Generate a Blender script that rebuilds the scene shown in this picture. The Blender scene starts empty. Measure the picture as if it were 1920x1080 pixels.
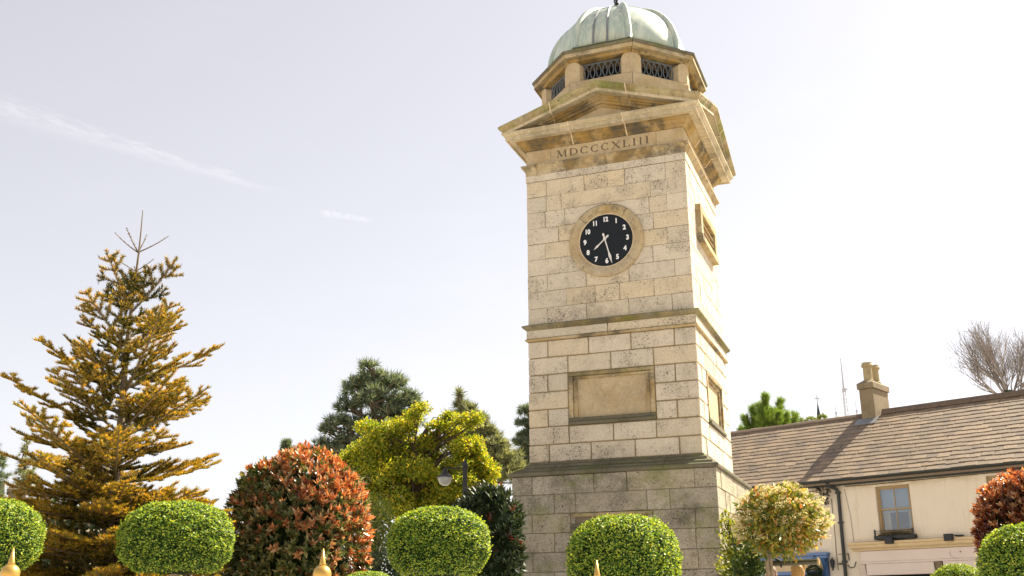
import bpy, bmesh, math, random
import numpy as np
from mathutils import Vector, Matrix, Quaternion
rng = np.random.default_rng(11)
random.seed(5)
R = math.radians
scene = bpy.context.scene
COL = scene.collection

# ------------------------------------------------------------------ camera
F_PX, PITCH, ROLL, CAM_Z = 1965.62, 0.303344, -0.00673066, 1.6
cp, sp, cr, sr = math.cos(PITCH), math.sin(PITCH), math.cos(ROLL), math.sin(ROLL)
Rx0, Ux0, Fx = np.array([1., 0, 0]), np.array([0, -sp, cp]), np.array([0, cp, sp])
RX, UX = cr * Rx0 + sr * Ux0, -sr * Rx0 + cr * Ux0
cam_d = bpy.data.cameras.new('camera'); cam = bpy.data.objects.new('camera', cam_d); COL.objects.link(cam)
cam_d.sensor_width = 36; cam_d.lens = F_PX / 1920 * 36; cam_d.clip_end = 5000; cam_d.clip_start = .05
cam.matrix_world = Matrix(((RX[0], UX[0], -Fx[0], 0), (RX[1], UX[1], -Fx[1], 0), (RX[2], UX[2], -Fx[2], CAM_Z), (0, 0, 0, 1)))
scene.camera = cam

def ray(x, y): return (x - 960) / F_PX * RX - (y - 540) / F_PX * UX + Fx
def at(x, y, Y):
    d = ray(x, y); return np.array([0, 0, CAM_Z]) + d * (Y / d[1])
def ppm(Y): return F_PX / (Y * 1.0)          # rough photo pixels per metre at depth Y

# ------------------------------------------------------------------ light
SUN_AZ, SUN_EL = R(58), R(48)               # azimuth clockwise from +Y
scene.view_settings.view_transform = 'Standard'; scene.view_settings.look = 'None'
scene.view_settings.gamma = 1; scene.view_settings.exposure = 1.6
scene.view_settings.use_curve_mapping = False
sund = bpy.data.lights.new('sun', 'SUN'); sun = bpy.data.objects.new('sun', sund); COL.objects.link(sun)
sund.energy = 5.0; sund.angle = R(.5); sund.color = (1, .9, .72)
sdir = Vector((math.sin(SUN_AZ) * math.cos(SUN_EL), math.cos(SUN_AZ) * math.cos(SUN_EL), math.sin(SUN_EL)))
sun.rotation_euler = sdir.to_track_quat('Z', 'Y').to_euler(); sun.location = (20, 12, 30)

class G:
    """tiny node builder"""
    def __init__(s, tree): s.t = tree; tree.nodes.clear()
    def n(s, typ, ins=None, **kw):
        nd = s.t.nodes.new(typ)
        for k, v in kw.items(): setattr(nd, k, v)
        for k, v in (ins or {}).items():
            i = nd.inputs[k]
            if hasattr(v, 'is_linked') or isinstance(v, bpy.types.NodeSocket): s.t.links.new(v, i)
            else: i.default_value = v
        return nd
    def m(s, op, a, b=0., c=None, clamp=False):
        nd = s.n('ShaderNodeMath', {0: a, 1: b}, operation=op, use_clamp=clamp)
        if c is not None: 
            if isinstance(c, bpy.types.NodeSocket): s.t.links.new(c, nd.inputs[2])
            else: nd.inputs[2].default_value = c
        return nd.outputs[0]
    def vm(s, op, a, b=(0, 0, 0), out=0):
        nd = s.n('ShaderNodeVectorMath', {0: a, 1: b}, operation=op); return nd.outputs[out]
    def mix(s, f, a, b, blend='MIX'):
        nd = s.n('ShaderNodeMix', data_type='RGBA', blend_type=blend)
        for k, v in ((0, f), (6, a), (7, b)):
            if isinstance(v, bpy.types.NodeSocket): s.t.links.new(v, nd.inputs[k])
            else: nd.inputs[k].default_value = v if k == 0 else (*v[:3], 1)
        return nd.outputs[2]
    def noise(s, vec, scale, detail=3, rough=.55, dim='3D'):
        return s.n('ShaderNodeTexNoise', {'Vector': vec, 'Scale': scale, 'Detail': detail, 'Roughness': rough}).outputs[0]
    def step(s, v, a, b):
        return s.n('ShaderNodeMapRange', {0: v, 1: a, 2: b, 3: 0., 4: 1.}, interpolation_type='SMOOTHSTEP').outputs[0]
    def ramp(s, v, stops):
        nd = s.n('ShaderNodeValToRGB', {0: v}); e = nd.color_ramp.elements
        while len(e) < len(stops): e.new(.5)
        for el, (p, c) in zip(e, stops): el.position = p; el.color = (*c, 1)
        return nd.outputs[0]

world = bpy.data.worlds.new('World'); scene.world = world; world.use_nodes = True
w = G(world.node_tree)
sky = w.n('ShaderNodeTexSky', sky_type='NISHITA', sun_disc=False, sun_elevation=SUN_EL, sun_rotation=SUN_AZ,
          altitude=50, air_density=1.0, dust_density=1.0, ozone_density=1.0)
SKY_STRENGTH = .070
hs = w.n('ShaderNodeHueSaturation', {'Saturation': .36, 'Value': 1.0, 'Color': sky.outputs[0]})
veil = w.mix(.35, hs.outputs[0], (3.6, 3.55, 3.72))          # thin high haze evens the sky out
skyc = w.mix(1.0, veil, (1.045, 1.0, .985), 'MULTIPLY')
# two thin high contrails, laid out by direction on the sky
gd = w.n('ShaderNodeNewGeometry').outputs['Incoming']
dirv = w.vm('SCALE', gd); dirv.node.inputs['Scale'].default_value = -1
def contrail(p0, p1, wid0, wid1, amount):
    d0, d1 = ray(*p0), ray(*p1); d0 /= np.linalg.norm(d0); d1 /= np.linalg.norm(d1)
    nn = np.cross(d0, d1); nn /= np.linalg.norm(nn); tt = np.cross(nn, d0)
    ang = math.acos(float(d0 @ d1))
    off = w.vm('DOT_PRODUCT', dirv, tuple(nn), 1); al = w.vm('DOT_PRODUCT', dirv, tuple(tt), 1)
    al = w.m('DIVIDE', al, math.sin(ang))
    front = w.m('GREATER_THAN', w.vm('DOT_PRODUCT', dirv, tuple(d0), 1), .5)
    st = w.n('ShaderNodeCombineXYZ', {0: w.m('MULTIPLY', al, 5.), 1: w.m('MULTIPLY', off, 90.), 2: 0.}).outputs[0]
    nz = w.noise(st, 2.2, 5, .65)
    wd = w.m('ADD', w.m('MULTIPLY', al, wid1 - wid0), wid0)
    rel = w.m('DIVIDE', w.m('ABSOLUTE', w.m('ADD', off, w.m('MULTIPLY', w.m('SUBTRACT', nz, .5), wid0 * 1.2))), w.m('MAXIMUM', wd, .0005))
    core = w.m('SUBTRACT', 1., w.step(rel, .1, 1.))
    ends = w.m('MULTIPLY', w.step(al, -.05, .12), w.m('SUBTRACT', 1., w.step(al, .8, 1.02)))
    k = w.m('MULTIPLY', w.m('MULTIPLY', core, ends), w.m('MULTIPLY', front, w.m('MULTIPLY', w.step(nz, .25, .75), amount)))
    return k
c1 = contrail((-60, 185), (545, 368), .016, .0035, .55)
c2 = contrail((600, 399), (700, 414), .005, .003, .6)
kk = w.m('MAXIMUM', c1, c2)
wisps = w.noise(w.vm('MULTIPLY', dirv, (3., 3., 9.)), 1.6, 5, .6)
kk = w.m('ADD', kk, w.m('MULTIPLY', w.step(wisps, .5, .8), .10))
bright = w.mix(1.0, skyc, (1.3, 1.27, 1.22), 'MULTIPLY')
skyf = w.mix(kk, skyc, bright)
bg = w.n('ShaderNodeBackground', {'Color': skyf, 'Strength': SKY_STRENGTH})
w.n('ShaderNodeOutputWorld', {'Surface': bg.outputs[0]})

# ------------------------------------------------------------------ mesh helpers
def mesh_np(name, V, F, mats=(), mi=None, smooth=False):
    me = bpy.data.meshes.new(name); V = np.asarray(V, dtype=np.float32)
    if isinstance(F, np.ndarray):
        k = F.shape[1]; me.vertices.add(len(V)); me.vertices.foreach_set('co', V.ravel())
        me.loops.add(F.size); me.loops.foreach_set('vertex_index', F.astype(np.int32).ravel())
        me.polygons.add(len(F)); me.polygons.foreach_set('loop_start', np.arange(0, F.size, k, dtype=np.int32))
        me.polygons.foreach_set('loop_total', np.full(len(F), k, dtype=np.int32))
        if mi is not None: me.polygons.foreach_set('material_index', np.asarray(mi, dtype=np.int32))
        me.update(calc_edges=True)
    else:
        me.from_pydata([tuple(map(float, v)) for v in V], [], [tuple(f) for f in F])
        if mi is not None: me.polygons.foreach_set('material_index', np.asarray(mi, dtype=np.int32))
        me.update()
    if smooth: me.polygons.foreach_set('use_smooth', np.ones(len(me.polygons), dtype=bool))
    for m in mats: me.materials.append(m)
    return me
def link(name, me, parent=None, loc=None, rotz=None, kind=None):
    o = bpy.data.objects.new(name, me); COL.objects.link(o)
    if parent is not None: o.parent = parent
    if loc is not None: o.location = tuple(map(float, loc))
    if rotz is not None: o.rotation_euler = (0, 0, rotz)
    if kind: o['kind'] = kind
    return o
def tag(o, label, cat, group=None):
    o['label'] = label; o['category'] = cat
    if group: o['group'] = group
    return o
def thing(name, label, cat, loc=(0, 0, 0), rotz=0, group=None):
    return tag(link(name, None, None, loc, rotz), label, cat, group)
class MB:
    """collects shapes, builds ONE mesh"""
    def __init__(s): s.V = []; s.F = []; s.M = []; s.n = 0
    def add(s, V, F, mi=0):
        V = [tuple(map(float, v)) for v in V]
        s.V += V; s.F += [tuple(i + s.n for i in f) for f in F]; s.M += [mi] * len(F); s.n += len(V); return s
    def box(s, x0, x1, y0, y1, z0, z1, c=0., mi=0):
        if c <= 0:
            V = [(x, y, z) for z in (z0, z1) for y in (y0, y1) for x in (x0, x1)]
            return s.add(V, [(0, 2, 3, 1), (4, 5, 7, 6), (0, 1, 5, 4), (2, 6, 7, 3), (0, 4, 6, 2), (1, 3, 7, 5)], mi)
        V, F = cbox_vf(x0, x1, y0, y1, z0, z1, c); return s.add(V, F, mi)
    def tube(s, P, rad, n=8, mi=0, cap=True):
        V, F = tube_vf(P, rad, n, cap); return s.add(V, F, mi)
    def lathe(s, prof, n=24, c=(0, 0), mi=0, a0=0.):
        V = []; F = []
        for r, z in prof:
            for k in range(n):
                t = a0 + 2 * math.pi * k / n; V.append((c[0] + r * math.cos(t), c[1] + r * math.sin(t), z))
        for i in range(len(prof) - 1):
            for k in range(n): F.append((i * n + k, i * n + (k + 1) % n, (i + 1) * n + (k + 1) % n, (i + 1) * n + k))
        F.append(tuple(range(n - 1, -1, -1))); F.append(tuple(range((len(prof) - 1) * n, len(prof) * n)))
        return s.add(V, F, mi)
    def build(s, name, mats, parent=None, loc=None, rotz=None, smooth=False, kind=None):
        mats = mats if isinstance(mats, (list, tuple)) else (mats,)
        return link(name, mesh_np(name, s.V, s.F, mats, s.M, smooth), parent, loc, rotz, kind)
def cbox_vf(x0, x1, y0, y1, z0, z1, c):
    V = []; idx = {}
    lo = (x0, y0, z0); hi = (x1, y1, z1)
    for sx in (0, 1):
        for sy in (0, 1):
            for sz in (0, 1):
                for ax in range(3):
                    sg = (sx, sy, sz); p = []
                    for k in range(3):
                        base = hi[k] if sg[k] else lo[k]
                        p.append(base if k == ax else base + (-c if sg[k] else c))
                    idx[(sx, sy, sz, ax)] = len(V); V.append(p)
    F = []
    def q(*ks): F.append([idx[k] for k in ks])
    for s in (0, 1):
        f = [(s, 0, 0, 0), (s, 1, 0, 0), (s, 1, 1, 0), (s, 0, 1, 0)]; q(*(f if s else f[::-1]))
        f = [(0, s, 0, 1), (0, s, 1, 1), (1, s, 1, 1), (1, s, 0, 1)]; q(*(f if s else f[::-1]))
        f = [(0, 0, s, 2), (1, 0, s, 2), (1, 1, s, 2), (0, 1, s, 2)]; q(*(f if s else f[::-1]))
    for a in (0, 1):
        for b in (0, 1):
            e = [(0, a, b, 1), (1, a, b, 1), (1, a, b, 2), (0, a, b, 2)]; q(*(e if (a != b) else e[::-1]))
            e = [(a, 0, b, 0), (a, 1, b, 0), (a, 1, b, 2), (a, 0, b, 2)]; q(*(e[::-1] if (a != b) else e))
            e = [(a, b, 0, 0), (a, b, 1, 0), (a, b, 1, 1), (a, b, 0, 1)]; q(*(e if (a != b) else e[::-1]))
            for c_ in (0, 1):
                t = [(a, b, c_, 0), (a, b, c_, 1), (a, b, c_, 2)]; q(*(t if (a + b + c_) % 2 else t[::-1]))
    return V, F
def tube_vf(P, rad, n=8, cap=True):
    P = np.asarray(P, float); m = len(P)
    rad = np.full(m, rad) if np.isscalar(rad) else np.asarray(rad, float)
    T = np.gradient(P, axis=0); T /= np.linalg.norm(T, axis=1)[:, None] + 1e-12
    up = np.array([0, 0, 1.]) if abs(T[0][2]) < .9 else np.array([1., 0, 0])
    V = []; u = np.cross(T[0], up); u /= np.linalg.norm(u)
    for i in range(m):
        u = u - T[i] * (u @ T[i]); u /= np.linalg.norm(u) + 1e-12; v = np.cross(T[i], u)
        for k in range(n):
            a = 2 * math.pi * k / n; V.append(P[i] + rad[i] * (math.cos(a) * u + math.sin(a) * v))
    F = [(i * n + k, i * n + (k + 1) % n, (i + 1) * n + (k + 1) % n, (i + 1) * n + k) for i in range(m - 1) for k in range(n)]
    if cap: F += [tuple(range(n - 1, -1, -1)), tuple(range((m - 1) * n, m * n))]
    return V, F
def unit(a): return a / (np.linalg.norm(a, axis=-1, keepdims=True) + 1e-9)
def scatter(tv, tf, P, D, N, S):
    """copies of a template (x = length, y = width, z = normal) as one array mesh"""
    D = unit(D); Y = unit(np.cross(N, D)); Z = np.cross(D, Y)
    S = np.asarray(S, float).reshape(-1, 1) if np.ndim(S) == 1 else np.asarray(S)
    if S.shape[1] == 1: S = np.repeat(S, 3, 1)
    V = P[:, None, :] + (tv[None, :, 0:1] * S[:, None, 0:1]) * D[:, None] + (tv[None, :, 1:2] * S[:, None, 1:2]) * Y[:, None] + (tv[None, :, 2:3] * S[:, None, 2:3]) * Z[:, None]
    n, k = len(P), len(tv)
    Fc = (tf[None] + (np.arange(n) * k)[:, None, None]).reshape(-1, tf.shape[1])
    return V.reshape(-1, 3), Fc
LEAF = (np.array([(0, 0, 0), (.42, .20, .05), (1, 0, -.08), (.42, -.20, .05), (.5, 0, -.02)]), np.array([(0, 4, 1), (4, 2, 1), (0, 3, 4), (4, 3, 2)]))
DIAM = (np.array([(0, 0, 0), (.45, .3, .03), (1, 0, 0), (.45, -.3, .03)]), np.array([(0, 3, 2, 1)]))
NEED = (np.array([(0, .5, 0), (0, -.5, 0), (1, 0, 0)]), np.array([(0, 1, 2)]))
def rdir(n):
    v = rng.normal(size=(n, 3)); return unit(v)

# ------------------------------------------------------------------ materials
def new_mat(name):
    m = bpy.data.materials.new(name); m.use_nodes = True; return m, G(m.node_tree)
def finish(g, col, rough=.8, bump=None, bstr=.3, bdist=.01, spec=.3, metal=0., extra=None):
    ins = {'Base Color': col if isinstance(col, bpy.types.NodeSocket) else (*col, 1), 'Roughness': rough, 'Metallic': metal, 'Specular IOR Level': spec}
    if bump is not None:
        ins['Normal'] = g.n('ShaderNodeBump', {'Height': bump, 'Strength': bstr, 'Distance': bdist}).outputs[0]
    ins.update(extra or {})
    b = g.n('ShaderNodeBsdfPrincipled', ins); g.n('ShaderNodeOutputMaterial', {'Surface': b.outputs[0]}); return b
def plain(name, col, rough=.6, spec=.3, metal=0., var=.12, scale=8.):
    m, g = new_mat(name); pos = g.n('ShaderNodeNewGeometry').outputs['Position']
    nz = g.noise(pos, scale, 4); c = g.mix(nz, [x * (1 - var) for x in col], [min(1, x * (1 + var)) for x in col])
    finish(g, c, rough, g.noise(pos, scale * 8, 2), .15, .004, spec, metal); return m
def stone(name, cols, pit=.55, grime=.4, algae=0., ochre=0., fine=70., top_moss=.0, contrast=1., gt=(.52, .74), mottle=.5):
    """cols: three base colours chosen between per stone; pit: dark mineral specks; algae/ochre: lichen in patches"""
    m, g = new_mat(name); geo = g.n('ShaderNodeNewGeometry'); pos = geo.outputs['Position']; nrm = geo.outputs['Normal']
    rnd = g.n('ShaderNodeObjectInfo').outputs['Random']
    c = g.ramp(rnd, [(0, cols[0]), (.5, cols[1]), (1, cols[2])])
    # offset texture space per stone so that no pattern runs through a joint
    off = g.n('ShaderNodeCombineXYZ', {0: g.m('MULTIPLY', rnd, 37.), 1: g.m('MULTIPLY', rnd, 91.), 2: 0.}).outputs[0]
    p2 = g.vm('ADD', pos, off)
    big = g.noise(p2, 2.6, 4, .6); mid = g.noise(p2, 13., 5, .65)
    c = g.mix(g.m('MULTIPLY', g.step(big, .42, .7), .5), c, [cols[1][0] * .72, cols[1][1] * .70, cols[1][2] * .68])
    c = g.mix(g.m('MULTIPLY', g.step(mid, .52, .72), .35), c, [min(.75, cols[0][0] * 1.25), min(.7, cols[0][1] * 1.22), min(.62, cols[0][2] * 1.2)])
    # granite specks: density differs stone by stone
    sp_ = g.noise(p2, fine, 3, .75); dens = g.m('ADD', g.m('MULTIPLY', g.step(big, .3, .72), .10), g.m('MULTIPLY', g.m('FRACT', g.m('MULTIPLY', rnd, 7.7)), .05))
    th = g.m('SUBTRACT', .66, dens)
    sm = g.step(sp_, th, g.m('ADD', th, .06))
    c = g.mix(g.m('MULTIPLY', sm, pit), c, (.05, .043, .034))
    mo = g.noise(p2, fine * 2.1, 2, .8); mo2 = g.noise(p2, 24., 4, .8)
    c = g.mix(g.m('MULTIPLY', g.step(mo, .42, .62), mottle), c, g.mix(1., c, (.55, .52, .48), 'MULTIPLY'))
    c = g.mix(g.m('MULTIPLY', g.step(mo2, .48, .66), mottle), c, g.mix(1., c, (.68, .66, .62), 'MULTIPLY'))
    gr = g.noise(pos, 1.3, 6, .7)
    stk = g.noise(g.vm('MULTIPLY', pos, (5., 5., .55)), 1.5, 5, .7)
    c = g.mix(g.m('MULTIPLY', g.step(stk, .54, .74), .45 * grime), c, (.12, .105, .075))
    c = g.mix(g.m('MULTIPLY', g.step(gr, *gt), grime), c, (.085, .075, .055))
    if ochre: c = g.mix(g.m('MULTIPLY', g.step(g.noise(p2, 3.3, 4, .6), .4, .66), ochre), c, (.36, .22, .055))
    if algae: c = g.mix(g.m('MULTIPLY', g.step(g.noise(pos, 2.4, 5, .7), .46, .68), algae), c, (.16, .18, .03))
    if top_moss:
        nz = g.n('ShaderNodeSeparateXYZ', {0: nrm}).outputs[2]
        k = g.m('MULTIPLY', g.step(nz, .1, .7), g.step(g.noise(pos, 5., 5, .7), .25, .55))
        c = g.mix(g.m('MULTIPLY', k, top_moss), c, (.07, .085, .022))
        k2 = g.m('MULTIPLY', g.step(g.noise(pos, 7., 5, .75), .56, .7), .75 * top_moss)
        c = g.mix(k2, c, (.05, .055, .03))
    h = g.m('ADD', g.m('MULTIPLY', sp_, .5), g.m('MULTIPLY', mid, .8))
    finish(g, c, .88, h, .55 * contrast, .012, .25); return m
M = {}
M['granite'] = stone('granite', [(.66, .575, .45), (.57, .505, .40), (.66, .545, .37)], .8, .45, fine=42., mottle=.36, gt=(.55, .76))
M['granite_side'] = M['granite']
M['granite_plinth'] = stone('granite_plinth', [(.48, .43, .34), (.39, .35, .275), (.44, .385, .28)], .85, .8, algae=.5, fine=38., gt=(.47, .70), mottle=.7)
M['ochre'] = stone('ochre_stone', [(.54, .45, .29), (.50, .40, .24), (.55, .46, .31)], .35, .85, gt=(.48, .62), ochre=.5, top_moss=.5, fine=40.)
M['panel'] = stone('panel_stone', [(.55, .44, .28)] * 3, .25, .25, fine=50., ochre=.25)
M['mossy'] = stone('mossy_stone', [(.44, .37, .22), (.42, .36, .23), (.45, .36, .20)], .5, .8, gt=(.46, .64), algae=.75, ochre=.4, top_moss=.95, fine=40.)
M['corona'] = stone('corona_stone', [(.60, .51, .35), (.56, .47, .32), (.60, .52, .38)], .3, .45, fine=42., gt=(.5, .68), algae=.25, top_moss=.6)
M['bed'] = stone('shaded_bed_stone', [(.44, .33, .17), (.42, .30, .14), (.44, .35, .20)], .3, .95, gt=(.46, .57), ochre=.7, fine=40.)  # ochre staining, with the shade under the cornice put into the darker colour
M['crown'] = stone('weathered_crown_stone', [(.30, .265, .165), (.27, .24, .15), (.31, .27, .16)], .5, .8, gt=(.44, .62), algae=.5, ochre=.3, top_moss=.9, fine=40.)
M['ring'] = stone('ring_stone', [(.52, .44, .30), (.50, .42, .30), (.53, .43, .27)], .45, .5, fine=45., ochre=.3)
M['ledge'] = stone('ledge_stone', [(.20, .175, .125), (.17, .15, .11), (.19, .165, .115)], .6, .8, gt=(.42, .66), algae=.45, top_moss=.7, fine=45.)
M['mortar_dark'] = plain('mortar_dark', (.18, .145, .10), .95, .1)
M['mortar_ochre'] = plain('mortar_ochre', (.30, .225, .115), .95, .1, var=.3)
M['mortar_pale'] = plain('mortar_pale', (.60, .49, .33), .9, .2, var=.25, scale=20)
M['letter_dirt_shade'] = plain('letter_dirt_shade', (.30, .23, .12), .95, .1, var=.3, scale=20)  # dirt tone that also paints shade into the cut letters
M['dark'] = plain('dark_interior', (.012, .013, .015), .9, .1)
M['iron'] = plain('iron_black', (.018, .02, .022), .5, .4)
M['lattice'] = plain('lattice_metal', (.11, .13, .15), .5, .4)
M['dial'] = plain('clock_dial', (.006, .009, .012), .45, .25, var=.3, scale=3)
M['white'] = plain('white_enamel', (.80, .80, .80), .4, .4, var=.03)
M['hand'] = plain('clock_hand_metal', (.66, .62, .60), .35, .5, var=.1)
M['gold'] = plain('gold_paint', (.55, .33, .075), .32, .6, metal=.55, var=.15, scale=25)

def copper():
    m, g = new_mat('verdigris_copper'); geo = g.n('ShaderNodeNewGeometry'); pos = geo.outputs['Position']
    rnd = g.n('ShaderNodeObjectInfo').outputs['Random']
    st = g.vm('MULTIPLY', pos, (9., 9., .8))
    a = g.noise(st, 1.4, 5, .65); b = g.noise(pos, 3., 5, .6)
    c = g.mix(g.step(a, .35, .7), (.31, .39, .345), (.54, .58, .49))
    c = g.mix(g.m('MULTIPLY', g.step(b, .5, .75), .55), c, (.58, .53, .36))
    c = g.mix(g.m('MULTIPLY', g.step(g.noise(st, 2.6, 4, .7), .58, .70), .85), c, (.08, .08, .06))
    c = g.mix(g.m('MULTIPLY', rnd, .25), c, (.40, .45, .38))
    finish(g, c, .55, b, .2, .01, .4); return m
M['copper'] = copper()
def slate_mat():
    m, g = new_mat('roof_slate'); geo = g.n('ShaderNodeNewGeometry'); pos = geo.outputs['Position']
    rnd = g.n('ShaderNodeObjectInfo').outputs['Random']; isl = geo.outputs['Random Per Island']
    r = g.m('FRACT', g.m('ADD', rnd, g.m('MULTIPLY', isl, 3.7)))
    c = g.ramp(r, [(0, (.145, .102, .064)), (.45, (.19, .133, .080)), (.8, (.24, .168, .10)), (1, (.12, .086, .058))])
    c = g.mix(g.m('MULTIPLY', g.step(g.noise(pos, 1.5, 5, .65), .45, .75), .5), c, (.075, .062, .05))
    c = g.mix(g.m('MULTIPLY', g.step(g.noise(pos, 9., 4, .65), .58, .75), .4), c, (.27, .22, .155))
    finish(g, c, .62, g.noise(pos, 30., 4), .35, .01, .6); return m
M['slate'] = slate_mat()
def render_wall():
    m, g = new_mat('cream_render'); pos = g.n('ShaderNodeNewGeometry').outputs['Position']
    c = g.mix(g.noise(pos, 1.2, 5, .6), (.64, .56, .44), (.73, .65, .53))
    c = g.mix(g.m('MULTIPLY', g.step(g.noise(g.vm('MULTIPLY', pos, (6., 6., .9)), 1.1, 5, .7), .5, .78), .5), c, (.50, .39, .23))
    z = g.n('ShaderNodeSeparateXYZ', {0: pos}).outputs[2]
    stain = g.m('MULTIPLY', g.step(z, 4.75, 5.1), g.step(g.noise(g.vm('MULTIPLY', pos, (2., 2., 7.)), 1.6, 6, .75), .40, .62))
    c = g.mix(g.m('MULTIPLY', stain, .6), c, (.40, .28, .09))
    finish(g, c, .85, g.noise(pos, 14., 4), .2, .012, .2); return m
M['wall'] = render_wall()
M['shop_paint'] = plain('shop_front_paint', (.66, .56, .49), .6, .3, var=.06, scale=3)
M['trim'] = plain('cream_trim', (.60, .46, .27), .65, .3, var=.1)
M['blue'] = plain('blue_paint', (.13, .21, .40), .5, .4, var=.12)
M['deep_blue'] = plain('deep_blue_paint', (.045, .10, .22), .5, .4, var=.12)
M['frame_wood'] = plain('window_frame_wood', (.33, .235, .12), .55, .3, var=.2, scale=12)
M['chimney'] = stone('chimney_render', [(.27, .215, .14)] * 3, .3, .5, fine=40., algae=.15)
M['pot'] = stone('chimney_pot_clay', [(.42, .345, .20)] * 3, .2, .45, fine=40., algae=.2)
M['gutter'] = plain('gutter_black', (.022, .026, .024), .45, .4)
M['lead'] = plain('lead_flashing', (.17, .18, .19), .55, .4, var=.25)
M['ridge'] = plain('ridge_tile', (.145, .105, .075), .8, .2, var=.3, scale=5)
M['sky_reflection_sheet'] = plain('grey_sky_reflection', (.33, .37, .42), .8, .2, var=.05, scale=2)  # grey-blue of the sky mirrored in the panes, painted on a sheet
def glass():
    m, g = new_mat('window_glass')
    t = g.n('ShaderNodeBsdfTransparent', {'Color': (.85, .9, .95, 1)}); gl = g.n('ShaderNodeBsdfGlossy', {'Roughness': .02, 'Color': (1, 1, 1, 1)})
    fr = g.n('ShaderNodeFresnel', {'IOR': 1.7}).outputs[0]
    mx = g.n('ShaderNodeMixShader', {0: g.m('ADD', fr, .02, clamp=True), 1: t.outputs[0], 2: gl.outputs[0]})
    g.n('ShaderNodeOutputMaterial', {'Surface': mx.outputs[0]}); return m
M['glass'] = glass()
def leaf_mat(name, stops, trans=.45, rough=.45, spec=.4, tcol=None, gradient=None):
    """colour picked per leaf; gradient=(axis, lo, hi, colour) blends to outer colours along a shoot, for age and painted light (object space)"""
    m, g = new_mat(name); geo = g.n('ShaderNodeNewGeometry'); rnd = g.n('ShaderNodeObjectInfo').outputs['Random']
    r = g.m('FRACT', g.m('ADD', geo.outputs['Random Per Island'], g.m('MULTIPLY', rnd, 5.3)))
    c = g.ramp(r, stops)
    if gradient:
        ax, lo, hi, stops2 = gradient
        oc = g.n('ShaderNodeTexCoord').outputs['Object']; x = g.n('ShaderNodeSeparateXYZ', {0: oc}).outputs[ax]
        k = g.step(g.m('ADD', x, g.m('MULTIPLY', g.m('SUBTRACT', r, .5), (hi - lo) * .8)), lo, hi)
        c = g.mix(k, c, g.ramp(r, stops2))
    b = g.n('ShaderNodeBsdfPrincipled', {'Base Color': c, 'Roughness': rough, 'Specular IOR Level': spec})
    tc = g.mix(1., c, tcol or (1.5, 1.35, .6), 'MULTIPLY')
    t = g.n('ShaderNodeBsdfTranslucent', {'Color': tc})
    mx = g.n('ShaderNodeMixShader', {0: trans, 1: b.outputs[0], 2: t.outputs[0]})
    g.n('ShaderNodeOutputMaterial', {'Surface': mx.outputs[0]}); return m
M['bark'] = plain('bark', (.10, .075, .05), .9, .15, var=.4, scale=14)
M['bark_pale'] = plain('bark_pale', (.26, .20, .13), .9, .15, var=.3, scale=14)
M['bark_fir'] = plain('fir_bark', (.20, .15, .10), .85, .2, var=.3, scale=20)

# ------------------------------------------------------------------ ground
GP = [(-80, 0), (4, 0), (14, .6), (28, .85), (60, 1.0), (2500, 1.0)]
def ground_z(Y): return float(np.interp(Y, [p[0] for p in GP], [p[1] for p in GP]))
def ground():
    ys = [-80, -20, 0, 4, 6, 8, 10, 12, 14, 18, 22, 28, 40, 60, 120, 400, 2500]; xs = [-1500, -200, -40, -15, 0, 15, 40, 200, 1500]
    V = [(x, y, ground_z(y)) for y in ys for x in xs]; nx = len(xs)
    F = [(j * nx + i, j * nx + i + 1, (j + 1) * nx + i + 1, (j + 1) * nx + i) for j in range(len(ys) - 1) for i in range(nx - 1)]
    m, g = new_mat('pale_bounce_ground'); pos = g.n('ShaderNodeNewGeometry').outputs['Position']
    c = g.mix(g.noise(pos, .35, 6, .6), (.42, .39, .35), (.50, .47, .43))  # unseen ground, kept pale to bounce light onto the tower front
    c = g.mix(g.m('MULTIPLY', g.step(g.noise(pos, 40., 3), .5, .7), .5), c, (.30, .28, .25))
    finish(g, c, .9, g.noise(pos, 60., 3), .4, .01, .2)
    o = link('ground', mesh_np('ground', V, F, [m])); o['kind'] = 'structure'
ground()

# ------------------------------------------------------------------ clock tower
TX, TY, TYAW = 1.98429, 17.04191, -0.359649
tower = thing('clock_tower', 'square granite clock tower with green copper dome and black clock dial', 'clock tower', (TX, TY, 0), TYAW)
# local frame: front face is y = -h, right face is x = +h
HU, HL, HP = 1.342, 1.350, 1.558
def face_xf(k):
    """k = 0 front, 1 right, 2 back, 3 left: (s, out, z) -> local xyz"""
    c, s_ = [(1, 0), (0, 1), (-1, 0), (0, -1)][k]
    return lambda s, o, z: (c * s + s_ * o, s_ * s - c * o, z)
def make_block(k, s0, s1, z0, z1, h, depth, chamf, gap, mat, proud=0., name='stone_block'):
    f = face_xf(k); pts = [f(s, o, z) for s in (s0 + gap, s1 - gap) for o in (h - depth, h + proud) for z in (z0 + gap, z1 - gap)]
    lo = np.min(pts, 0); hi = np.max(pts, 0); c = (lo + hi) / 2; d = (hi - lo) / 2
    V, F = cbox_vf(-d[0], d[0], -d[1], d[1], -d[2], d[2], chamf)
    # quoins and beds are slightly uneven
    V = np.array(V) + rng.normal(0, .0022, (len(V), 3)) * (rng.random((len(V), 1)) < .7)      # worn, uneven arrises
    me = mesh_np(name, V, F, [mat]); return link(name, me, tower, c)
hidden_blocks = MB()
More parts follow.
